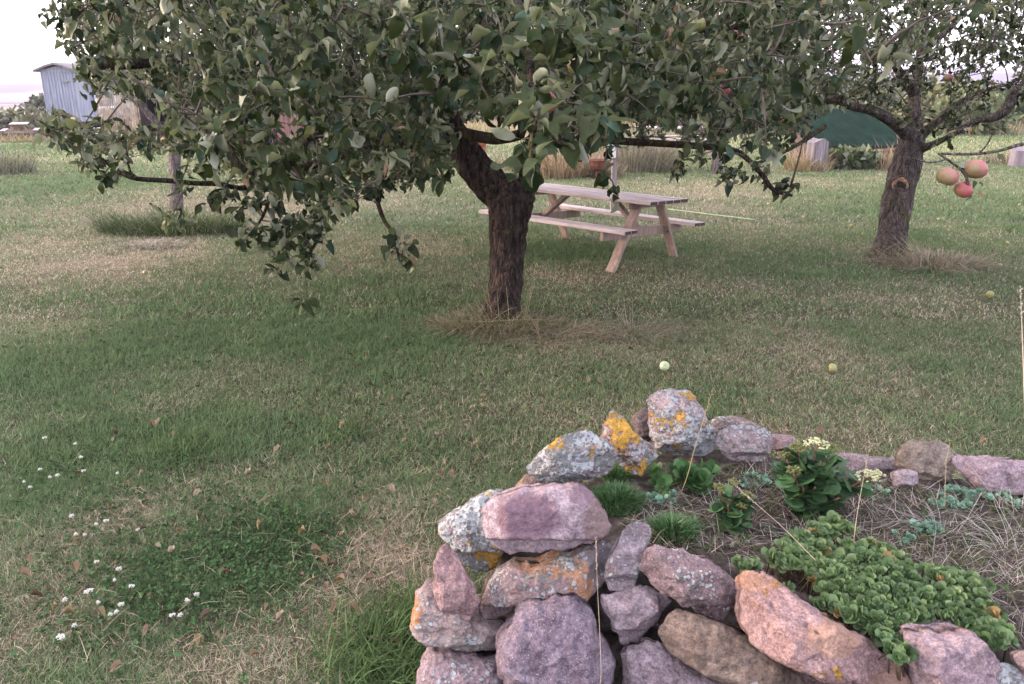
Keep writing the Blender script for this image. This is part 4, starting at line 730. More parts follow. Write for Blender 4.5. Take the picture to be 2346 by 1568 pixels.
for i, (x, y, r) in enumerate([(2.42, 2.62, .17), (2.46, 2.22, .19), (2.42, 1.80, .18), (2.05, 1.52, .17)]):
    z = float((np.array([x, y, .40])-np.array([0, 0, CAM_H]))@FWD); dx, dy, _ = project(np.array([[x, y, .40]])); a = np.linspace(0, 6.28, 9)[:-1]; k = r*F/z/K
    stone("mauve stone closing the right end of the raised bed", [(dx[0]+k*math.cos(w)*(1+.15*math.sin(3*w+i)), dy[0]+k*.7*math.sin(w)) for w in a], z, stone_mat("rock_end", (.31, .22, .24), (.41, .31, .33), off=300+i), seed=60+i, grp="stones closing the right end of the bed")
# ------------------------------------------------------------------ soil of the bed and its plants
def soil_h(x, y):
    d = inside_dist(x, y, BED); return -.06+.50*sm(-.10, .07, d)+.035*(n2(x, y, 5, 61)-.5)*sm(0, .1, d)+.012*(n2(x, y, 24, 63)-.5)
def build_soil():
    xs = np.linspace(-.35, 2.6, 240); ys = np.linspace(1.3, 4.1, 230); X, Y = np.meshgrid(xs, ys); x, y = X.ravel(), Y.ravel(); z = soil_h(x, y)
    nx = len(xs); i = np.arange(len(ys)-1)[:, None]*nx; j = np.arange(nx-1)[None]; Q = np.stack([i+j, i+j+1, i+nx+j+1, i+nx+j], 2).reshape(-1, 4)
    Q = Q[(z[Q] > -.055).any(1)]
    m = NB("bed_soil"); c = m.mix(m.ramp(m.noise(30, 6, .7), .3, .7), (.018, .015, .014), (.065, .053, .047)); c = m.mix(m.ramp(m.noise(12, 5, .7, None, 3), .52, .68), c, (.12, .10, .09))
    tag(mesh_np("bed_soil", np.stack([x, y, z], 1), [Q], m.done(c, .95, m.bump(m.noise(45, 5), .9, .012), .1)), None, None, kind="structure")
build_soil()
def in_poly(poly, n, h=.46):
    q = np.array([G(*a, h)[:2] for a in poly]); lo, hi = q.min(0), q.max(0); out = np.zeros((0, 2))
    while len(out) < n:
        c = RNG.uniform(lo, hi, (n*3, 2)); c = c[inside_dist(c[:, 0], c[:, 1], q) > 0]; out = np.concatenate([out, c])
    return out[:n]
def sedum_mat():
    poly = [A6(*q) for q in [(330, 960), (540, 815), (700, 790), (900, 900), (1100, 1020), (1300, 1050), (1470, 1090), (1500, 1220), (1560, 1380), (1480, 1430), (1390, 1320), (1300, 1285), (1060, 1285), (1060, 1380), (1080, 1450), (1000, 1490), (930, 1390), (850, 1290), (700, 1250), (560, 1160), (430, 1080), (330, 1010), (220, 1030), (200, 985)]]
    q = in_poly(poly, 760, .50); q = q[n2(q[:, 0], q[:, 1], 11, 87, 2) > .36]; hgt = soil_h(q[:, 0], q[:, 1]); hgt = np.maximum(hgt, .43)+.045+.05*n2(q[:, 0], q[:, 1], 7, 81)+RNG.uniform(0, .02, len(q))
    p = np.stack([q[:, 0], q[:, 1], hgt], 1); n = len(p); nr = unit(np.array([-.05, -.45, 1.0])+RNG.normal(0, .38, (n, 3)))
    t = n2(q[:, 0], q[:, 1], 6, 83)[:, None]; col = np.array([.058, .112, .05])*(1-t)+np.array([.135, .195, .085])*t; col = np.where(RNG.uniform(0, 1, (n, 1)) < .015, np.array([.24, .16, .07]), col)
    parts = rosettes(p, nr, RNG.uniform(.030, .056, n), 8, col, 9, .3, .95, .06)
    st = []
    for a in p[::2]:
        V, Q, T = tube_np(np.array([a-np.array([0, 0, .07])+RNG.normal(0, .012, 3), a-np.array([0, 0, .03]), a]), np.array([.003, .003, .002]), 4); st.append((V, Q, T, np.full((len(V), 3), (.10, .07, .04))))
    V, Fc, C = join(parts+st); tag(mesh_np("sedum_mat", V, Fc, M['sedum'], col=C), "bright green mat of round leaved sedum spilling over the near stones", "ground cover", kind="stuff")
sedum_mat()
def at_soil(dx, dy, h=.46):
    g = G(dx, dy, h); return np.array([g[0], g[1], float(soil_h(g[:1], g[1:2])[0])])
def rosette_plant():
    c = at_soil(*A5(1370, 560)); root = tag(empty("rosette_plant", c), "low plant with crinkled round dark green leaves at the upright stone's foot", "plant"); parts = []
    for k in range(16):
        o = np.array([RNG.uniform(-.10, .10), RNG.uniform(-.07, .08), RNG.uniform(.015, .075)]); n = unit(np.array([o[0]*5, o[1]*4-.35, .8]))[None]
        parts += rosettes(o[None], n, np.array([RNG.uniform(.075, .11)]), 7, np.array([[.042, .095, .032]])*RNG.uniform(.7, 1.7), 12, .35, .95, .06)
    V, Fc, C = join(parts); mesh_np("leaves", V, Fc, M['sedum'], root, col=C)
    b = MB()
    for k in range(9): b.tube([(RNG.normal(0, .05), RNG.normal(0, .04), -.02), (RNG.normal(0, .05), RNG.normal(0, .04), .05)], [.005, .004], 6)
    b.build("stems", simple("green_stem", (.06, .09, .03)), root, True)
rosette_plant()
def feather_mound(zc, r, label, n=2200, col=(.05, .11, .04)):
    c = at_soil(*A5(*zc)); a = RNG.uniform(0, 6.28, n); rr = np.sqrt(RNG.uniform(0, 1, n)); r_ = r*(.62+.75*fbm(np.stack([np.cos(a)*2.3, np.sin(a)*2.3, a*0+zc[0]], 1), 3, 3)); x = rr*np.cos(a)*r_; y = rr*np.sin(a)*r_*.8; z = .6*r*(1-rr**2)*RNG.uniform(.35, 1, n)-.01
    V, Q, T, C = blades(x, y, z, RNG.uniform(.018, .06, n), np.full(n, .005), a+RNG.normal(0, .6, n), RNG.uniform(.1, .9, n), RNG.uniform(0, .4, n), np.array(col)*RNG.uniform(.4, 1.9, (n, 1))*np.where(RNG.uniform(0, 1, (n, 1)) < .12, np.array([2.2, 1.5, 1.8]), 1.0), 3)
    d = MB(); tt = np.linspace(0, np.pi/2, 7); d.lathe(np.stack([np.maximum(np.sin(tt[::-1])*r*.68, .001), np.cos(tt[::-1])*r*.38-.02], 1), (0, 0, 0), 14, np.diag([1, .8, 1]))
    Vd = np.concatenate(d.V); C = np.concatenate([C, np.full((len(Vd), 3), (.018, .035, .012))]); Qd = np.array(d.F[4])+len(V)
    o = mesh_np("cushion_plant", np.concatenate([V, Vd]), [np.concatenate([Q, Qd]), T], M['sedum'], col=C); o.location = [float(q) for q in c]; return tag(o, label, "plant")
feather_mound((1045, 660), .105, "feathery dark green cushion plant right of the big capstone")
feather_mound((1320, 790), .085, "smaller feathery cushion plant below the round leaved plant", 1700)
feather_mound((1050, 520), .05, "tiny tuft of feathery green between the lichened stones", 500)
def flowering_sedum(base, stems, label, scale=1.0, dark=1.0, hs=(.17, .18, .075)):
    root = tag(empty("flowering_sedum", base), label, "plant"); b = MB(); parts = []; heads = []
    for (tx, ty, h, fl) in stems:
        p = spline([(tx*.15, ty*.15, -.02), (tx*.5, ty*.5, h*.5), (tx, ty, h)], 9); b.tube(p, np.linspace(.0055, .0035, 9)*scale, 6)
        for k in range(int(22*h/.2)+5):
            t = RNG.uniform(.05, .97)**.8; i = p[int(t*8)]; w = RNG.uniform(0, 6.28); d = np.array([[math.cos(w), math.sin(w), RNG.uniform(-.5, .6)]]); c = np.array([[.04, .085, .035]])*RNG.uniform(.6, 1.9)*dark
            parts.append(round_leaves(i[None], d, np.array([[0, 0, 1.0]])+RNG.normal(0, .35, (1, 3)), np.array([RNG.uniform(.035, .07)*scale]), .25, c, 9))
        if fl: heads.append((p[-1], fl))
    b.build("stems", simple("brown_stem", (.14, .075, .045)), root, True); V, Fc, C = join(parts); mesh_np("leaves", V, Fc, M['sedum'], root, col=C)
    for p, fl in heads:
        fp = []; n = 46; a = RNG.uniform(0, 6.28, n); r = np.sqrt(RNG.uniform(0, 1, n))*.034*scale*fl; q = p+np.stack([r*np.cos(a), r*np.sin(a), .016*(1-(r/.04)**2)+RNG.uniform(-.006, .006, n)], 1)
        cc = np.array([.52, .52, .33]) if fl > 1 else np.array(hs)
        fp += rosettes(q, unit(RNG.normal(0, .4, (n, 3))+np.array([0, 0, 1])), np.full(n, .012*scale), 5, np.repeat(cc[None], n, 0), 5, .3, .9)
        V, Fc, C = join(fp); mesh_np("flower_head", V, Fc, M['sedum'], root, col=C)
flowering_sedum(at_soil(*A6(560, 700)), [(-.05, .02, .25, .8), (.02, .03, .27, 1.25), (.075, .03, .25, .9), (.13, -.02, .16, 0), (.20, -.03, .17, 1.15), (.235, .0, .155, 1.05), (-.08, -.04, .19, .7), (.0, -.05, .14, 0), (.09, -.06, .10, 0), (-.03, .06, .24, .8), (.16, .03, .13, 0), (-.09, .02, .22, .6), (.05, -.02, .2, 0), (.12, .05, .17, 0), (.03, .0, .22, 0), (-.05, -.06, .15, 0)], "tall dark leaved sedum with creamy yellow flower heads at the back of the bed", 1.1)
flowering_sedum(at_soil(*A6(190, 770)), [(-.05, .02, .15, .8), (.0, .03, .165, .7), (.045, .0, .13, .8), (.02, -.03, .10, .6), (-.03, -.03, .12, 0), (.05, .03, .11, .6)], "smaller sedum in yellow bud left of the tall flowering one", .9)
def glaucous(zc, n, r, label):
    c = at_soil(*A6(*zc)); q = np.stack([RNG.normal(0, r, n), RNG.normal(0, r*.8, n), RNG.uniform(.01, .04, n)], 1)
    parts = rosettes(q*np.array([.75, .75, .6]), unit(RNG.normal(0, .5, (n, 3))+np.array([0, -.3, 1])), RNG.uniform(.024, .042, n), 7, np.repeat(np.array([[.15, .27, .20]]), n, 0), 6, .3, .9)
    for a in q*np.array([.75, .75, .6]):
        v_, q_, t_ = tube_np(np.array([[0, 0, -.005], a*np.array([.5, .5, .3]), a]), np.array([.003, .003, .002]), 4); parts.append((v_, q_, t_, np.full((len(v_), 3), (.12, .15, .10))))
    V, Fc, C = join(parts); o = mesh_np("stonecrop", V, Fc, M['sedum'], col=C); o.location = [float(v) for v in c]; tag(o, label, "plant")
for zc, n, r, lb in [((880, 600), 16, .04, "blue green stonecrop patch behind the cream flower heads"), ((1350, 605), 26, .05, "blue green stonecrop in front of the big back right slab"), ((1290, 665), 20, .05, "blue green stonecrop below the tan block"), ((1160, 795), 18, .035, "blue green stonecrop patch among dry grass arcs"), ((300, 560), 14, .05, "blue green stonecrop between the two flowering sedums"),
                      ((1060, 830), 8, .02, "single small stonecrop tuft near the sedum mat"), ((-160, 640), 12, .04, "pale green stonecrop beside the round leaved plant"), ((1560, 640), 16, .06, "blue green stonecrop patch at the right of the bed")]: glaucous(zc, n, r, lb)
def bed_litter():
    poly = [A6(*q) for q in [(-360, 720), (100, 470), (600, 480), (1000, 560), (1640, 620), (2300, 700), (2900, 900), (3000, 1500), (2300, 1560), (1620, 1420), (1200, 1020), (800, 850), (400, 880), (100, 900), (-300, 860)]]
    q = in_poly(poly, 11000, .46); n = len(q); x, y = q[:, 0], q[:, 1]; z = soil_h(x, y)
    col = np.where((RNG.uniform(0, 1, n) < .30)[:, None], np.array([.07, .095, .035]), np.where((RNG.uniform(0, 1, n) < .5)[:, None], np.array([.34, .295, .275]), np.array([.14, .108, .095])))*RNG.uniform(.4, 1.5, (n, 1))
    parts = [blades(x, y, z-.003+RNG.uniform(0, .012, n), RNG.uniform(.015, .085, n), np.full(n, .0022)*RNG.uniform(.6, 1.6, n), RNG.uniform(0, 6.3, n), RNG.uniform(.6, 1.3, n), RNG.uniform(0, .5, n), col, 3)]
    q = in_poly(poly, 420, .46); n = len(q); p = np.stack([q[:, 0], q[:, 1], soil_h(q[:, 0], q[:, 1])+.006], 1); g = RNG.uniform(0, 1, (n, 1))
    parts += rosettes(p, unit(RNG.normal(0, .4, (n, 3))+np.array([0, -.2, 1])), RNG.uniform(.012, .028, n), 5, np.where(g < .6, np.array([[.06, .11, .04]]), np.array([[.12, .10, .06]])), 6, .3, .9)
    V, Fc, C = join(parts); tag(mesh_np("dry_litter", V, Fc, M['dry'], col=C), "withered straw and moss bits covering the soil of the bed", "litter", kind="stuff")
bed_litter()
for zc, n, h, rad, lb, az in [((1240, 790), 70, .30, .04, "dry tussock with silvery arching stems in the middle of the bed", None), ((1580, 900), 80, .33, .05, "dry tussock with long arching stems at the right edge of the bed", None), ((640, 850), 34, .26, .05, "sparse dry stems beneath the tall flowering sedum", None), ((150, 840), 40, .16, .06, "short pale dried tuft behind the dark red slab", None), ((330, 540), 22, .17, .03, "wispy dried tuft in front of the rounded pale stone", None), ((1500, 640), 30, .2, .04, "thin dried grass in front of the back right slab", None)]:
    c = at_soil(*A6(*zc)); grass_clump("dry_tussock", c, rad*1.3, int(n*.75), h*1.1, .0021, lb, "grass tuft", None, .12, (.3, 1.0), (.5, 1.5), (.42, .36, .315), az, 1, 6, 0, c[2])
def stalk(name, pts, r, col, label, head=None, cat="stalk"):
    r = r*(.6 if cat == 'stalk' else 1); b = MB(); s = spline(pts, 16); b.tube(s, np.linspace(r, r*.55, 16), 5)
    root = b.build(name, simple(name+"_straw", col, .8, .2, 30), None, True)
    if head:
        h = MB(); p = s[-1]; d = unit(s[-1]-s[-3])
        for k in range(14):
            a = p+d*(k*.007-.05); o = RNG.normal(0, .0035*head, 3); h.tube([a, a+d*.006+o], [.0022*head, .0006], 4)
        h.build("seed_head", simple("seed_husk", tuple(q*.85 for q in col)), root, True)
    return tag(root, label, cat)
SC_ = (.36, .285, .20)
stalk("grass_stalk", [P(1374, 1575, 2.42), P(1377, 1540, 2.42), P(1374, 1450, 2.43), P(1369, 1350, 2.44), P(1366, 1265, 2.46)], .0017, SC_, "long dry grass stalk hanging down in front of the purple block", 1)
stalk("grass_stalk", [P(1558, 1135, 3.15), P(1575, 1090, 3.1), P(1588, 1040, 3.1), P(1600, 1000, 3.1), P(1626, 915, 3.1)], .0024, (.32, .26, .14), "tall grass stalk leaning right in front of the upright stone", 1)
stalk("grass_stalk", [P(1955, 1250, 2.8), P(1962, 1190, 2.8), P(1972, 1130, 2.8), P(1988, 1045, 2.8)], .0022, SC_, "pale grass stalk rising through the cream flowers", 1)
stalk("grass_stalk", [P(1910, 1325, 2.6), P(1850, 1265, 2.65), P(1790, 1205, 2.75), P(1710, 1135, 2.85)], .0019, (.36, .30, .255), "long pale straw lying slantwise across the bed", 1)
stalk("grass_stalk", [P(2165, 1155, 3.0), P(2165, 1120, 3.0), P(2168, 1060, 3.0), P(2172, 1035, 3.0)], .0018, SC_, "short straw stalk in front of the tan block", 1)
stalk("dry_stalk", [P(2352, 1120, 2.5), P(2350, 1000, 2.5), P(2345, 850, 2.5), P(2341, 740, 2.5), P(2339, 690, 2.5)], .0032, (.46, .38, .31), "tall bare pale stalk standing at the right edge", 1.3)
for i, (a, b) in enumerate([((300, 895), (325, 968)), ((330, 740), (520, 760)), ((390, 830), (560, 900)), ((1600, 800), (1100, 860))]): pass

# ------------------------------------------------------------------ rough grass round the trunks, far clumps
g = G(1150, 735)
grass_clump("grass_ring", (g[0]-.05, g[1]-.12), .55, 2200, .26, .0055, "ragged ring of dry and green grass at the big trunk's foot", "grass clump", None, .35, (.2, .9), (.3, 1.0), (.33, .25, .165), None, .55, 5, .05)
grass_clump("straw_heap", (G(1240, 775)[0], G(1240, 775)[1]+.1), .5, 420, .30, .006, "flattened straw heaped to the right of the big trunk", "grass clump", None, .08, (.8, 1.3), (.1, .5), (.36, .255, .17), None, .5)
grass_clump("straw_heap", (G(1450, 765)[0], G(1450, 765)[1]+.05), .38, 420, .26, .006, "greyish flattened straw below the near table leg", "grass clump", None, .1, (.7, 1.3), (.2, .6), (.31, .235, .175), None, .6)
grass_clump("dry_grass", (g[0]+.1, g[1]-.1), .5, 46, .62, .0045, "sparse tall dry stems rising beside the big trunk", "grass clump", None, .0, (.1, .55), (.1, .6), (.36, .28, .18), None, .5, 7)
stalk("dead_twig", [G(1085, 752)+np.array([0, 0, .05]), G(1170, 749)+np.array([0, 0, .06]), G(1250, 745)+np.array([0, 0, .05])], .008, (.26, .19, .14), "bare pale stick lying at the foot of the big trunk", None, "stick")
g4 = G(410, 520)
grass_clump("grass_ring", (g4[0], g4[1]-.25), 1.0, 2200, .36, .010, "rough grass ring round the slender left tree", "grass clump", None, .82, (.1, .7), (.2, .9), (.28, .225, .17), None, .5, 5, .0)
grass_clump("dead_grass", (G(345, 562)[0], G(345, 562)[1]), .5, 500, .14, .012, "greyish dead grass in front of the left tree's ring", "grass clump", None, .05, (.5, 1.2), (.2, .8), (.34, .27, .22), None, .4)
g5 = G(2150, 610)
grass_clump("straw_heap", (g5[0], g5[1]+.1), .55, 900, .32, .008, "pinkish straw leaning away from the leaning trunk's foot", "grass clump", None, .12, (.5, 1.2), (.2, .8), (.37, .27, .19), None, .6)
grass_clump("grass_tuft", G(2035, 592), .28, 260, .22, .009, "green tuft hugging the foot of the leaning trunk", "grass clump", None, .6, (.1, .6), (.2, .8), (.30, .23, .16), None, .6)
for dx, dy, r, n, h, gr, tint, lb in [(1285, 402, .9, 1400, .80, .05, (.40, .26, .18), "tall reddish dry grass left of the sign post"), (1452, 388, 1.0, 1600, 1.05, .1, (.34, .27, .21), "big grey tussock of dry grass right of the sign post"), (1370, 402, .6, 500, .5, .15, (.36, .26, .19), "dry grass growing round the rusty pot"),
                                  (1850, 388, .55, 700, .55, .05, (.46, .32, .20), "straw coloured clump at the foot of the weathered stump"), (2030, 385, .5, 700, .62, .05, (.46, .31, .22), "straw coloured clump before the green roofed shelter"), (-5, 395, .8, 700, .85, .2, (.27, .22, .18), "greyish dry weeds at the left edge of the lawn"),
                                  (330, 330, 1.0, 500, .45, .05, (.42, .26, .17), "reddish dry grass before the reed screen"), (1160, 385, .8, 500, .4, .1, (.36, .27, .19), "pale dry grass seen through the fork of the trunk"), (870, 395, 1.0, 600, .45, .1, (.40, .29, .2), "pale dry grass under the crown left of the trunk"), (2320, 372, .8, 400, .4, .1, (.40, .28, .2), "dry grass near the far right block")]:
    grass_clump("dry_grass", G(dx, dy), r, n, h, .016, lb, "grass clump", None, gr, (.05, .5), (.1, .8), tint, None, .7, 4)
def far_field():
    parts = []
    for y0, y1, n, w in ((33, 48, 16000, .05), (48, 90, 9000, .12)):
        y = RNG.uniform(y0, y1, n); x = RNG.uniform(-.75, .75, n)*y; k = y > 34+2*np.sin(x*.3)+7.5*sm(-9, -17, x); x, y = x[k], y[k]; n = len(x)
        t = n2(x, y, .12, 12)[:, None]; col = (np.array([.34, .26, .19])*t+np.array([.29, .25, .16])*(1-t))*RNG.uniform(.7, 1.25, (n, 1))
        parts.append(blades(x, y, ground_h(x, y)-.02, RNG.uniform(.2, .55, n), np.full(n, w), RNG.uniform(0, 6.3, n), RNG.uniform(0, .5, n), RNG.uniform(0, .5, n), col, 3))
    V, Fc, C = join(parts); tag(mesh_np("meadow_grass", V, Fc, M['dry'], col=C), "uncut pale dry meadow beyond the mown lawn", "grass", kind="stuff")
far_field()
# ------------------------------------------------------------------ fallen leaves and yarrow
def fallen_leaf_mesh(col, curl, seed):
    V, Q, T, C = leaves_np(np.zeros((1, 3)), np.array([[1., 0, 0]]), np.array([[0, 0, 1.]]), np.array([.07]), np.array([.034]), np.array([curl]), np.array([.8]), np.array([col]))
    o = mesh_np("fallen_leaf", V-np.array([.035, 0, V[:, 2].min()]), [Q], M['dry'], col=C, link=False); return o.data
FL = [fallen_leaf_mesh((.17, .115, .082), 1.1, 1), fallen_leaf_mesh((.25, .195, .155), -1.3, 2), fallen_leaf_mesh((.085, .060, .05), .8, 3), fallen_leaf_mesh((.20, .145, .095), 1.4, 4)]
FLN = ["curled reddish brown leaf fallen on the lawn", "pale buff leaf fallen on the lawn", "dark brown leaf fallen on the lawn", "ochre yellow leaf fallen on the lawn"]
def put_leaf(x, y, z, k, s):
    o = bpy.data.objects.new("fallen_leaf", FL[k]); COL.objects.link(o); o.location = (float(x), float(y), float(z)); o.rotation_euler = (RNG.normal(0, .2), RNG.normal(0, .15), RNG.uniform(0, 6.28)); o.scale = (s, s, s)
    return tag(o, FLN[k], "leaf", "fallen %s leaves" % ("reddish", "buff", "dark brown", "ochre")[k])
cnt = 0
while cnt < 190:
    dx, dy = RNG.uniform(0, 2346), 640+920*RNG.uniform(0, 1)**.8
    w = math.exp(-((dx-1350)/500)**2-((dy-960)/150)**2)+.25*math.exp(-((dx-600)/500)**2-((dy-1350)/250)**2)+.07
    if RNG.uniform() > w: continue
    g = G(dx, dy)
    if inside_dist(g[:1], g[1:2], BED)[0] > -.2: continue
    put_leaf(g[0], g[1], .022+RNG.uniform(0, .012), int(RNG.integers(4)), RNG.uniform(.45, .9)); cnt += 1
def yarrow_proto():
    root = empty("yarrow_flower"); b = MB(); b.tube([(0, 0, -.02), (.004, .002, .03), (.002, 0, .062)], [.0016, .0014, .0012], 5); b.build("stem", simple("yarrow_stem", (.09, .12, .05)), root, True)
    n = 34; a = RNG.uniform(0, 6.28, n); r = np.sqrt(RNG.uniform(0, 1, n))*.017; q = np.stack([r*np.cos(a), r*np.sin(a), .064+.004*RNG.uniform(-1, 1, n)-r*.15], 1)
    V, Fc, C = join(rosettes(q, unit(RNG.normal(0, .3, (n, 3))+np.array([0, 0, 1])), np.full(n, .009), 5, np.repeat(np.array([[.62, .61, .61]]), n, 0), 5, .2, 1.0)); mesh_np("flower_head", V, Fc, M['sedum'], root, col=C)
    return root
YP = yarrow_proto()
for i, q in enumerate([(230, 295), (388, 325), (418, 395), (208, 458), (296, 488), (258, 498), (432, 466), (606, 478), (125, 522), (157, 550), (370, 698), (497, 741), (549, 724), (711, 770), (392, 794), (438, 796), (614, 972), (592, 1030), (680, 1062), (457, 1088), (335, 1132), (509, 1146), (626, 1156), (600, 1195), (571, 1208), (890, 1212), (930, 1212), (968, 1135), (1016, 1104), (384, 1264), (312, 1325), (500, 936)]):
    g = G(*A7(*q), .06); o = YP if i == 0 else copy_tree(YP); o.location = (float(g[0]), float(g[1]), 0); s = RNG.uniform(.42, .75)*(1.3 if q in ((457, 1088), (890, 1212), (312, 1325), (388, 325)) else .9); o.scale = (s, s, 1); o.rotation_euler = (0, 0, i)
    tag(o, "white yarrow flower growing in the lawn at the lower left", "flower", "white yarrow flowers in the lawn")

# ------------------------------------------------------------------ picnic tables
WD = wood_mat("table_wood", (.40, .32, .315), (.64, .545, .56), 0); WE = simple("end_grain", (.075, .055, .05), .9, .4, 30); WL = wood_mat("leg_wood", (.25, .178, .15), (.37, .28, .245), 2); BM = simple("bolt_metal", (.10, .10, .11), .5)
def picnic(loc, rz, label, tilt=0.0):
    root = tag(empty("picnic_table", loc, rz), label, "table"); root.rotation_euler = (tilt, 0, rz)
    L = 2.22
    def boards(name, ys, w, z, l, mat=WD, clip=.0):
        for y in ys:
            b = MB(); dz = RNG.uniform(-.002, .002); b.box((0, y, z+dz), (l, w, .042), None, .006); o = b.build(name, mat, root)
            e = MB()
            for s in (-1, 1): e.box((s*(l/2+.0015), y, z+dz), (.004, w-.010, .034))
            e.build("end_grain", WE, o)
    boards("table_board", [-.298, -.149, 0, .149, .298], .138, .735, L)
    boards("seat_board", [-.735, -.62], .11, .445, L); boards("seat_board", [.62, .735], .11, .445, L)
    for sx in (-1, 1):
        X = sx*(L/2-.27)
        for sy in (-1, 1):
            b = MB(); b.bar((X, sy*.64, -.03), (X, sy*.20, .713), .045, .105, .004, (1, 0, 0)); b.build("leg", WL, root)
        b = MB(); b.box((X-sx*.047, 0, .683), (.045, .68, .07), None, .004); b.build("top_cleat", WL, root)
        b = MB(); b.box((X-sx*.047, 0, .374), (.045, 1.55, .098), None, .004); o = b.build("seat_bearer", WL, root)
        for sy in (-1, 1):
            for dz in (-.02, .02):
                k = MB(); k.lathe([(.011, 0), (.011, .008), (.004, .012), (.001, .012)], (0, 0, 0), 8); V = np.concatenate(k.V)[:, [2, 1, 0]]*np.array([sx, 1, 1])+np.array([X+sx*.0225, sy*(.405+dz), .374+dz])
                mesh_np("bolt", V, [np.array(k.F[4])], BM, root)
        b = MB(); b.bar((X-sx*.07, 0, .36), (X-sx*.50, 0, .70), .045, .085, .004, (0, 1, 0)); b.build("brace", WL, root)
    return root
TB = picnic((.915, 9.93, -.01), math.radians(-44), "weathered wooden picnic table with attached benches beside the big trunk", math.radians(-3.0))
pt = [("grey wooden picnic table standing before the blue grey wagon", P(50, 319, 40), math.pi/2+.45), ("small far picnic table on the lawn beyond the sign post", G(1545, 352), .1)]
for lb, g, rz in pt:
    c = copy_tree(TB); c.location = (float(g[0]), float(g[1]), float(g[2])); c.rotation_euler = (0, 0, rz); tag(c, lb, "table")

# ------------------------------------------------------------------ sign post, pot, hose, stump
def sign_post():
    g = G(1404, 482); root = tag(empty("sign_post", g), "square wooden post carrying a white paper sign behind the table", "sign post")
    MB().box((0, 0, .70), (.085, .085, 1.5), None, .006).build("post", wood_mat("post_wood", (.20, .165, .165), (.33, .28, .28), 2), root)
    c = P(1399, 341, 13.1)-np.array(g); MB().box((c[0], -.062, c[2]), (.165, .006, .27), None, .001).build("sign_panel", simple("white_paper", (.82, .80, .82), .6, .03), root)
    for ch, x, col in (("N", -.032, (.18, .19, .26)), ("O", .034, (.55, .16, .22))):
        cu = bpy.data.curves.new("sign_letter", 'FONT'); cu.body = ch; cu.size = .12; cu.align_x = 'CENTER'; cu.align_y = 'CENTER'; cu.extrude = .001
        cu.materials.append(simple("sign_ink", col, .6, .05)); t = bpy.data.objects.new("sign_text", cu); me = bpy.data.meshes.new_from_object(t); bpy.data.objects.remove(t)
        o = bpy.data.objects.new("sign_letter", me); COL.objects.link(o); o.parent = root; o.location = (c[0]+x, -.067, c[2]+.0); o.rotation_euler = (math.pi/2, 0, 0)
sign_post()
def pot():
    g = G(1372, 408); root = tag(empty("iron_pot", g), "rusty two handled iron pot in the dry grass left of the post", "pot"); R = simple("rust", (.13, .055, .04), .85, .4, 14, .2, .3)
    MB().lathe([(.001, .15), (.10, .155), (.17, .20), (.205, .30), (.215, .37), (.23, .375), (.225, .39), (.20, .385), (.19, .30), (.15, .21), (.001, .18)], (0, 0, 0), 28).build("bowl", R, root, True)
    for s in (-1, 1):
        a = np.linspace(-.5, math.pi+.5, 12); MB().tube(np.stack([s*(.225+.03*np.sin(a)*0)+0*a+s*.012, .055*np.cos(a), .37+.055*np.sin(a)+.02], 1)[:, [0, 1, 2]]*np.array([1, 1, 1]), .009, 6).build("handle", R, root, True)
    for k in range(3): MB().tube([(.12*math.cos(k*2.1), .12*math.sin(k*2.1), .18), (.17*math.cos(k*2.1), .17*math.sin(k*2.1), -.02)], .014, 6).build("foot", R, root, True)
pot()
b = MB(); b.tube(spline([G(1530, 486)+np.array([0, 0, .05]), G(1600, 495)+np.array([0, 0, .05]), G(1665, 503)+np.array([0, 0, .05]), G(1728, 510)+np.array([0, 0, .045])], 24), .007, 8)
tag(b.build("garden_hose", simple("hose_green", (.32, .46, .26), .5, .1), None, True), "thin pale green hose lying on the grass right of the table", "hose")
def stump():
    z = 19.0; c = G(1868, 388); V = []; b = MB(); n = 20; a = np.linspace(0, 2*np.pi, n, endpoint=False)
    for h, s in ((-.05, 1.12), (.1, 1.0), (.3, .96), (.5, .95)): V.append(np.stack([.24*s*np.sign(np.cos(a))*np.abs(np.cos(a))**.6, .2*s*np.sign(np.sin(a))*np.abs(np.sin(a))**.6, np.full(n, h)], 1))
    t = V[-1].copy(); t[:, 2] = .74-.55*np.abs(t[:, 0]+.02); V[-1][:, 2] = .42; V.append(t); V.append(np.concatenate([[[0, 0, .70]]]))
    Q = [(i*n+j, i*n+(j+1) % n, (i+1)*n+(j+1) % n, (i+1)*n+j) for i in range(4) for j in range(n)]+[(4*n+j, 4*n+(j+1) % n, 5*n) for j in range(n)]
    b.add(np.concatenate(V), Q); o = b.build("weathered_stump", wood_mat("silver_wood", (.10, .085, .09), (.27, .235, .265), 2), None, False); o.location = [float(q) for q in c]; o.rotation_euler = (0, 0, .4)
    tag(o, "silvery weathered stump with a pointed top left of the green roof", "stump")
    o = b.build("weathered_stump", wood_mat("silver_wood_b", (.12, .10, .11), (.24, .21, .24), 2), None, False); g = G(2330, 380); o.location = [float(g[0]), float(g[1]), -.25]; o.rotation_euler = (0, 0, 1.2)
    tag(o, "low pale stump beyond the lawn at the far right", "stump")
stump()
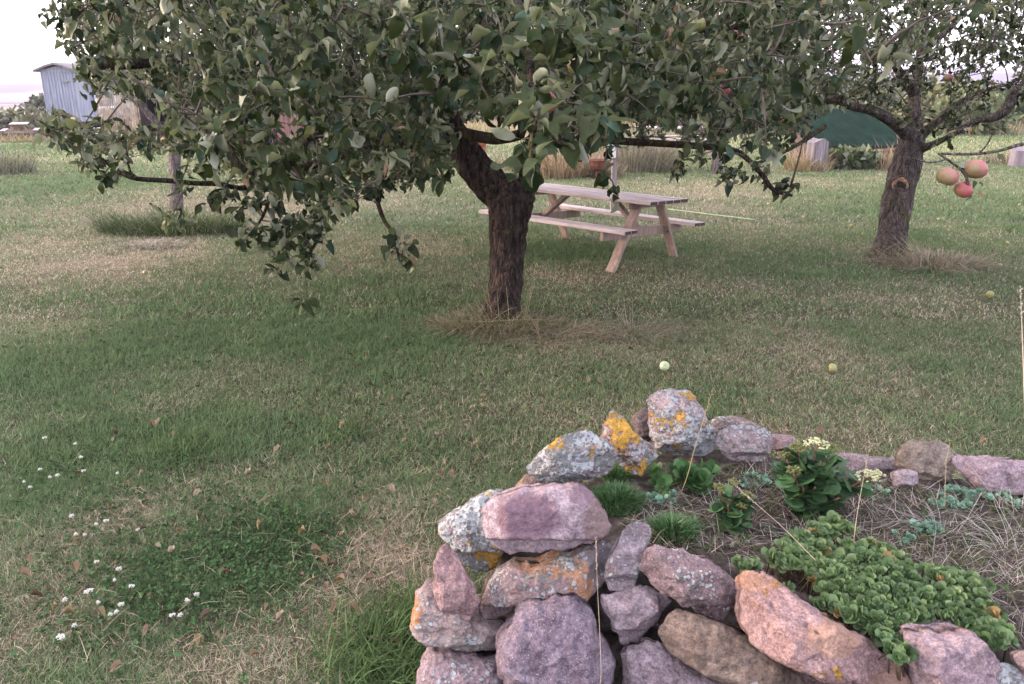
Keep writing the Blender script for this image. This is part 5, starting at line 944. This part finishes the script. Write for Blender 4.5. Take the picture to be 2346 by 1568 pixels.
# ------------------------------------------------------------------ huts and wagon in the background
def green_shelter():
    Z = 20.8; a = P(1862, 330, Z); e = P(2062, 350, Z); root = tag(empty("shelter_shed", (a[0], a[1], 0)), "low open shelter with a green corrugated roof right of the stump", "shed")
    w = float(e[0]-a[0])+.25; n = 150; xs = np.linspace(-.15, w, n); zz = .018*np.sin(xs*2*np.pi/.075); V = []
    for (y, z) in ((-.10, .44), (.9, .86), (1.9, 1.28)):
        V.append(np.stack([xs, np.full(n, y), z+zz-.0*xs], 1))
    V = np.concatenate(V); V = np.concatenate([V, V-np.array([0, 0, .012])]); Q = []
    for r in range(2):
        for j in range(n-1): Q.append((r*n+j, r*n+j+1, (r+1)*n+j+1, (r+1)*n+j)); Q.append((3*n+r*n+j, 3*n+(r+1)*n+j, 3*n+(r+1)*n+j+1, 3*n+r*n+j+1))
    mesh_np("roof", V, [np.array(Q)], simple("green_sheet", (.013, .028, .021), .85, .25, 3, .04), root)
    MB().box((w/2, 1.8, .55), (w-.2, .06, 1.25)).build("back_wall", simple("dark_planks", (.05, .04, .038)), root)
    for x in (.05, w-.15): MB().box((x, .95, .33), (.06, 1.5, .72)).build("side_wall", simple("dark_planks_b", (.07, .05, .045)), root)
    for x in (.1, w*.5, w-.12): MB().box((x, .02, .18), (.08, .08, .46), None, .004).build("post", simple("pale_post", (.34, .24, .19)), root)
    MB().box((.45, .35, .2), (.62, .05, .42)).build("wooden_panel", wood_mat("rust_panel", (.30, .14, .08), (.42, .24, .15), 0), root)
    MB().bar((w*.60, .1, .30), (w*.88, .1, .38), .05, .05).build("rail", simple("rail_wood", (.42, .28, .2)), root)
green_shelter()
def wagon():
    Z = 29.0; g = P(157, 323, 40); root = tag(empty("site_wagon", g, math.radians(-8)), "blue grey wooden site wagon on wheels at the far left", "wagon"); root.scale = (1.46,)*3; blue = NB("blue_boards")
    v = blue.mapped((14, 14, 1.5)); st = blue.noise(1.0, 3, .5, v); blue.done(blue.mix(blue.ramp(st, .35, .65), (.20, .215, .29), (.29, .305, .385)), .7)
    Wd, D, H0, H1 = 1.22, 3.0, .62, 2.36
    b = MB(); w0, w1 = Wd/2*.97, Wd/2
    V = [(-w0, 0, H0), (w0, 0, H0), (w1, 0, H1-.13), (0, 0, H1), (-w1, 0, H1-.13)]; V = V+[(x, D, z) for x, y, z in V]
    b.add(np.array(V, float), [(0, 1, 2, 3, 4), (9, 8, 7, 6, 5), (0, 5, 6, 1), (1, 6, 7, 2), (4, 9, 5, 0), (2, 7, 8, 3), (3, 8, 9, 4)]); b.build("body", blue.m, root)
    b = MB(); nb = 11
    for k in range(nb+1): x = -w0+2*w0*k/nb; b.box((x, -.012, (H0+H1-.15)/2), (.022, .02, H1-H0-.2))
    b.build("cover_strips", blue.m, root)
    b = MB(); p = np.array([(-w1-.14, H1-.19), (-w1*.5, H1-.03), (0, H1+.04), (w1*.5, H1-.03), (w1+.14, H1-.19)])
    Vv = np.concatenate([np.stack([p[:, 0], np.full(5, y), p[:, 1]+dz], 1) for dz in (0, .06) for y in (-.18, D+.18)]); Q = []
    for j in range(4): Q += [(j, j+1, 5+j+1, 5+j), (10+j, 15+j, 15+j+1, 10+j+1), (j, 10+j, 10+j+1, j+1), (5+j, 5+j+1, 15+j+1, 15+j)]
    Q += [(0, 5, 15, 10), (4, 14, 19, 9)]; b.add(Vv, Q); b.build("roof", simple("grey_felt", (.17, .15, .16), .8), root)
    MB().box((w0+.05, 1.3, 1.45), (.05, 1.0, .75), None, .01).build("window", simple("window_dark", (.12, .14, .22), .2, .1, 3, .5), root)
    f = MB(); [f.box((w0+.085, 1.3+s*.52, 1.45), (.05, .07, .85)) for s in (-1, 1)]; [f.box((w0+.083, 1.3, 1.45+s*.41), (.05, 1.0, .07)) for s in (-1, 1)]; f.build("window_frame", simple("white_paint", (.75, .75, .8), .5), root)
    MB().box((.25, -.03, H1-.48), (.22, .05, .05)).build("vent", simple("vent_grey", (.2, .2, .25)), root)
    for y in (.6, 2.5):
        for s in (-1, 1):
            k = MB(); k.lathe([(.05, -.07), (.27, -.07), (.30, -.03), (.30, .03), (.27, .07), (.05, .07)], (0, 0, 0), 20); Vv = np.concatenate(k.V)[:, [2, 0, 1]]+np.array([s*.52, y, .29])
            mesh_np("wheel", Vv, [np.array(k.F[4])], simple("tyre", (.02, .02, .022)), root)
    MB().box((0, D/2, H0-.06), (1.05, D-.1, .10)).build("chassis", simple("black_steel", (.025, .025, .03)), root)
    st = tag(empty("step_ladder", (g[0]+1.7, g[1]-.1, g[2])), "dark metal steps with pale treads beside the blue grey wagon", "steps"); k = simple("step_dark", (.03, .03, .035))
    for s in (-1, 1): MB().bar((s*.35, -.45, -.02), (s*.35, .1, .72), .04, .10, 0, (1, 0, 0)).build("stringer", k, st)
    for i in range(3): MB().box((0, -.36+.19*i, .12+.25*i), (.66, .2, .04), None, .005).build("tread", simple("pale_tread", (.55, .55, .62)), st)
wagon()
def reed_screen():
    Z = 28.6; a = G(236, 327); e = G(322, 328); root = None; b = MB(); L = float(e[0]-a[0])
    for k in range(85):
        x = L*k/84+RNG.normal(0, .006); h = 1.72+RNG.normal(0, .12)+.1*math.sin(k*.4); b.tube([(x, RNG.normal(0, .012), -.02), (x+RNG.normal(0, .012), RNG.normal(0, .012), h*.5), (x+RNG.normal(0, .03), RNG.normal(0, .015), h)], [.011, .010, .006], 5)
    for z in (.35, .9, 1.4): b.tube([(0, -.02, z), (L, -.02, z)], .006, 4)
    o = b.build("reed_fence", simple("reeds", (.36, .285, .21), .85, .35, 6), None, True); o.location = (float(a[0]), float(a[1]), 0); tag(o, "upright reed screen between the wagon and the dark hut", "fence")
reed_screen()
def hut(name, c, w, d, h, col, label, openw=0.0, rz=0.0, dark=(.02, .02, .024)):
    root = tag(empty(name, c, rz), label, "hut"); wm = wood_mat(name+"_boards", tuple(q*.75 for q in col), tuple(q*1.25 for q in col), 2)
    n = int(w/.12)
    b = MB()
    for k in range(n):
        x = -w/2+(k+.5)*w/n
        if openw and abs(x+.1*w) < openw/2: b.box((x, 0, h*.91), (w/n-.008, .025, h*.16)); continue
        b.box((x, RNG.uniform(-.004, .004), h/2-.02), (w/n-.008, .025, h))
    b.build("front_wall", wm, root)
    for s in (-1, 1): MB().box((s*(w/2-.015), d/2+.02, h/2), (.03, d, h)).build("side_wall", wm, root)
    MB().box((0, d+.03, h/2), (w-.08, .03, h)).build("back_wall", simple(name+"_inside", dark), root)
    r = MB(); r.box((0, d/2, h+.06), (w+.3, d+.4, .05), np.array([[1, 0, 0], [0, .995, -.09], [0, .09, .995]])); r.build("roof", simple(name+"_felt", (.05, .05, .055)), root)
    return root
gh = G(372, 326); hut("dark_hut", (gh[0]+.55, gh[1]+.3, 0), 3.0, 1.8, 1.95, (.035, .032, .034), "black open fronted hut behind the slender left tree", 1.5)
gb = G(672, 352); hut("brown_shed", (gb[0], gb[1], 0), 1.15, 1.2, 1.85, (.20, .11, .105), "narrow reddish brown plank shed glimpsed through the leaves")
def barrel():
    g = G(610, 340); b = MB(); b.lathe([(.001, 0), (.26, 0), (.29, .05), (.30, .3), (.315, .32), (.30, .34), (.30, .58), (.315, .6), (.30, .62), (.29, .85), (.27, .88), (.001, .88)], (0, 0, 0), 24)
    o = b.build("barrel", simple("blue_plastic", (.02, .03, .16), .4), None, True); o.location = [float(q) for q in g]; tag(o, "deep blue plastic barrel beside the brown shed", "barrel")
barrel()
def crates():
    g = G(1095, 345); root = tag(empty("fruit_crate", g), "orange crate seen through the fork of the big trunk", "crate"); k = simple("orange_plastic", (.20, .06, .03))
    MB().box((0, 0, .03), (.5, .36, .04)).build("bottom", k, root)
    for s in (-1, 1):
        b = MB(); [b.box((0, s*.17, .09+.1*i), (.5, .02, .075)) for i in range(4)]; b.build("long_side", k, root); b = MB(); [b.box((s*.24, 0, .09+.1*i), (.02, .318, .075)) for i in range(4)]; b.build("short_side", k, root)
    c = P(1085, 297, 40); t = tag(empty("trestle_table", (c[0], c[1], 0)), "far white topped trestle table seen through the trunk fork", "table"); hz = float(c[2])
    MB().box((0, 0, max(.7, hz)), (2.4, .8, .05)).build("table_top", simple("white_top", (.75, .74, .78)), t)
    for s in (-1, 1): MB().box((s*1.0, 0, max(.7, hz)/2-.03), (.07, .6, max(.7, hz))).build("leg", simple("grey_leg", (.2, .2, .2)), t)
crates()
def car(g, label, col, rz):
    root = tag(empty("parked_car", g, rz), label, "car"); pm = simple("paint_"+label.split()[0], col, .35, .05, 2, .5)
    prof = [(-2.0, .3), (-2.05, .62), (-1.85, .82), (-1.1, .90), (-.6, 1.38), (.9, 1.42), (1.55, .95), (2.0, .85), (2.05, .5), (2.0, .3)]; n = len(prof)
    V = [(x, -.82 if z < 1 else -.65, z) for x, z in prof]+[(x, .82 if z < 1 else .65, z) for x, z in prof]; Q = [(i, i+1, n+i+1, n+i) for i in range(n-1)]+[tuple(range(n-1, -1, -1)), tuple(range(n, 2*n))]
    MB().add(np.array(V), Q).build("body", pm, root); gl = simple("car_glass", (.04, .05, .06), .1, .1, 3, .6)
    for s in (-1, 1):
        MB().add(np.array([(-.95, s*.80, .95), (-.5, s*.665, 1.32), (.8, s*.665, 1.36), (1.35, s*.80, .98)])+np.array([0, s*.01, 0]), [(0, 1, 2, 3)]).build("side_window", gl, root)
        for x in (-1.25, 1.25):
            k = MB(); k.lathe([(.02, -.1), (.30, -.1), (.32, 0), (.30, .1), (.02, .1)], (0, 0, 0), 16); mesh_np("wheel", np.concatenate(k.V)[:, [0, 2, 1]]+np.array([x, s*.78, .31]), [np.array(k.F[4])], simple("car_tyre", (.02, .02, .02)), root)
g = far(1535, 50); car(g, "red car parked far off beyond the meadow", (.30, .05, .06), 1.2)
# ------------------------------------------------------------------ bushes and far trees
def bush(loc, r, h, col, label, n=1500, leaf=.12, name="bush", group=None, trunk=False, cat="bush"):
    root = tag(empty(name, loc), label, cat, group)
    nb = 9; bc = unit(RNG.normal(0, 1, (nb, 3)))*np.array([r*.62, r*.62, h*.30])+np.array([0, 0, h*.52]); br = RNG.uniform(.34, .62, nb)*r
    k = RNG.integers(0, nb, n); u = unit(RNG.normal(0, 1, (n, 3))); p = bc[k]+u*(br[k]*RNG.uniform(.45, 1.08, n))[:, None]*np.array([1, 1, .42*h/r+.3]); p = p[p[:, 2] > .02]; n = len(p)
    d = unit(u[:n]+RNG.normal(0, .6, (n, 3))); s = unit(np.cross(d, RNG.normal(0, 1, (n, 3)))); L = leaf*RNG.uniform(.6, 1.4, n)
    V = np.stack([p, p+d*(L*.5)[:, None]+s*(L*.33)[:, None], p+d*L[:, None], p+d*(L*.5)[:, None]-s*(L*.33)[:, None]], 1).reshape(-1, 3); Q = np.arange(4*n).reshape(n, 4)
    C = np.repeat(np.array(col)*RNG.uniform(.55, 1.5, (n, 1)), 4, 0); mesh_np("crown", V, [Q], M['leaf_far'], root, col=C)
    b = MB()
    for k in range(4): a = k*1.6; b.tube([(0, 0, -.05), (r*.15*math.cos(a), r*.15*math.sin(a), h*.3), (r*.45*math.cos(a), r*.45*math.sin(a), h*.62)], [.05*h/2, .035*h/2, .015], 6)
    b.build("trunk", M['twig'], root, True); return root
BUSHES = [
 (20, 66, 4.0, 2.3, (.085, .08, .045), "olive bush at the far left beyond the meadow"), (100, 62, 2.6, 2.1, (.08, .075, .042), "olive brown bush behind the far left picnic table"), (85, 88, 2.0, 3.0, (.03, .036, .028), "dark round tree above the bushes at the far left"), (160, 86, 3.0, 3.2, (.032, .038, .027), "tall dark tree just left of the wagon"), (195, 60, 2.6, 2.1, (.085, .082, .04), "olive bush touching the wagon's left side"), (130, 84, 2.2, 3.0, (.032, .04, .028), "pair of dark treetops between the olive bushes"),
 (1560, 40, 3.0, 2.6, (.12, .14, .05), "yellowish green bush behind the far picnic table"), (1690, 36, 2.8, 2.7, (.14, .165, .05), "yellow green spreading bush right of the small tree"), (1735, 40, 1.7, 2.3, (.10, .15, .055), "mid green bush beside the yellow one"), (1772, 46, 1.6, 3.0, (.022, .034, .05), "dark blue green conifer like bush in the distance"), (1812, 34, .7, 1.6, (.30, .19, .08), "small orange autumn bush left of the green roof"),
 (1985, 20.4, .62, .34, (.04, .058, .026), "low dark bush in front of the green roofed shelter"), (1925, 20.5, .42, .28, (.045, .062, .028), "small dark bush at the left end of the shelter"),
 (2165, 38, 2.2, 2.1, (.15, .145, .055), "yellowish bush right of the leaning tree"), (2200, 60, 4.5, 3.1, (.07, .085, .05), "dark green bush line beyond the right meadow"), (2270, 64, 3.2, 3.0, (.065, .075, .055), "grey green bush under the bare bough"), (2240, 34, 1.4, 1.3, (.09, .105, .045), "green shrub beneath the bare bough on the right"), (2345, 42, 3.0, 1.35, (.075, .11, .045), "low green shrub at the far right edge"), (2335, 62, 4, 3.0, (.12, .10, .065), "brownish bush at the far right edge behind the bough"),
 (1180, 60, 4, 3.0, (.08, .09, .05), "dark bush behind the trunk fork"), (1330, 58, 4, 3.2, (.10, .11, .055), "bush hidden behind the crown above the sign"), (1440, 66, 4, 3.4, (.075, .085, .05), "tall bush behind the crown over the tussock"), (870, 60, 5, 3.2, (.08, .09, .05), "bush beyond the crown left of the trunk"), (560, 46, 3.4, 3.0, (.06, .075, .04), "dark bush behind the brown shed"), (420, 31.5, 1.0, .7, (.04, .055, .03), "low dark bush at the mouth of the black hut"), (1960, 60, 5, 3.4, (.07, .085, .05), "bush beyond the green roof"),
]
for dx, Y, r, h, col, lb in BUSHES: bush(far(dx, Y), r, h, col, lb, int((900+500*min(r, 4))*(2.4 if Y > 55 else 1.2)), .12+.0042*Y)
def treeline():
    n = 26000; x = RNG.uniform(-700, 700, n); y = 330+RNG.normal(0, 12, n)+60*np.sin(x*.008); hh = 3+2.5*vnoise(np.stack([x*.06, y*0, y*0], 1), 4); z = RNG.uniform(0, 1, n)**.7*hh
    d = unit(RNG.normal(0, 1, (n, 3))); s = unit(np.cross(d, RNG.normal(0, 1, (n, 3)))); p = np.stack([x, y, z-.5+ground_h(x, y)], 1); L = 1.9
    V = np.stack([p, p+d*L*.5+s*L*.35, p+d*L, p+d*L*.5-s*L*.35], 1).reshape(-1, 3); C = np.repeat(np.array([.06, .07, .04])*RNG.uniform(.6, 1.4, (n, 1)), 4, 0)
    tag(mesh_np("treeline", V, [np.arange(4*n).reshape(n, 4)], M['leaf_far'], col=C), "far off line of trees fading into the evening haze", "trees", kind="stuff")
treeline()
# ------------------------------------------------------------------ evening haze
def haze():
    b = MB(); b.box((0, 1400, -2), (5200, 3600, 60)); m = bpy.data.materials.new("haze_air"); m.use_nodes = True; t = m.node_tree; t.nodes.clear(); o = t.nodes.new("ShaderNodeOutputMaterial"); v = t.nodes.new("ShaderNodeVolumePrincipled")
    v.inputs["Color"].default_value = (.74, .70, .95, 1); v.inputs["Density"].default_value = .00045; t.links.new(v.outputs[0], o.inputs["Volume"])
    tag(b.build("haze", m), None, None, kind="stuff")
haze()
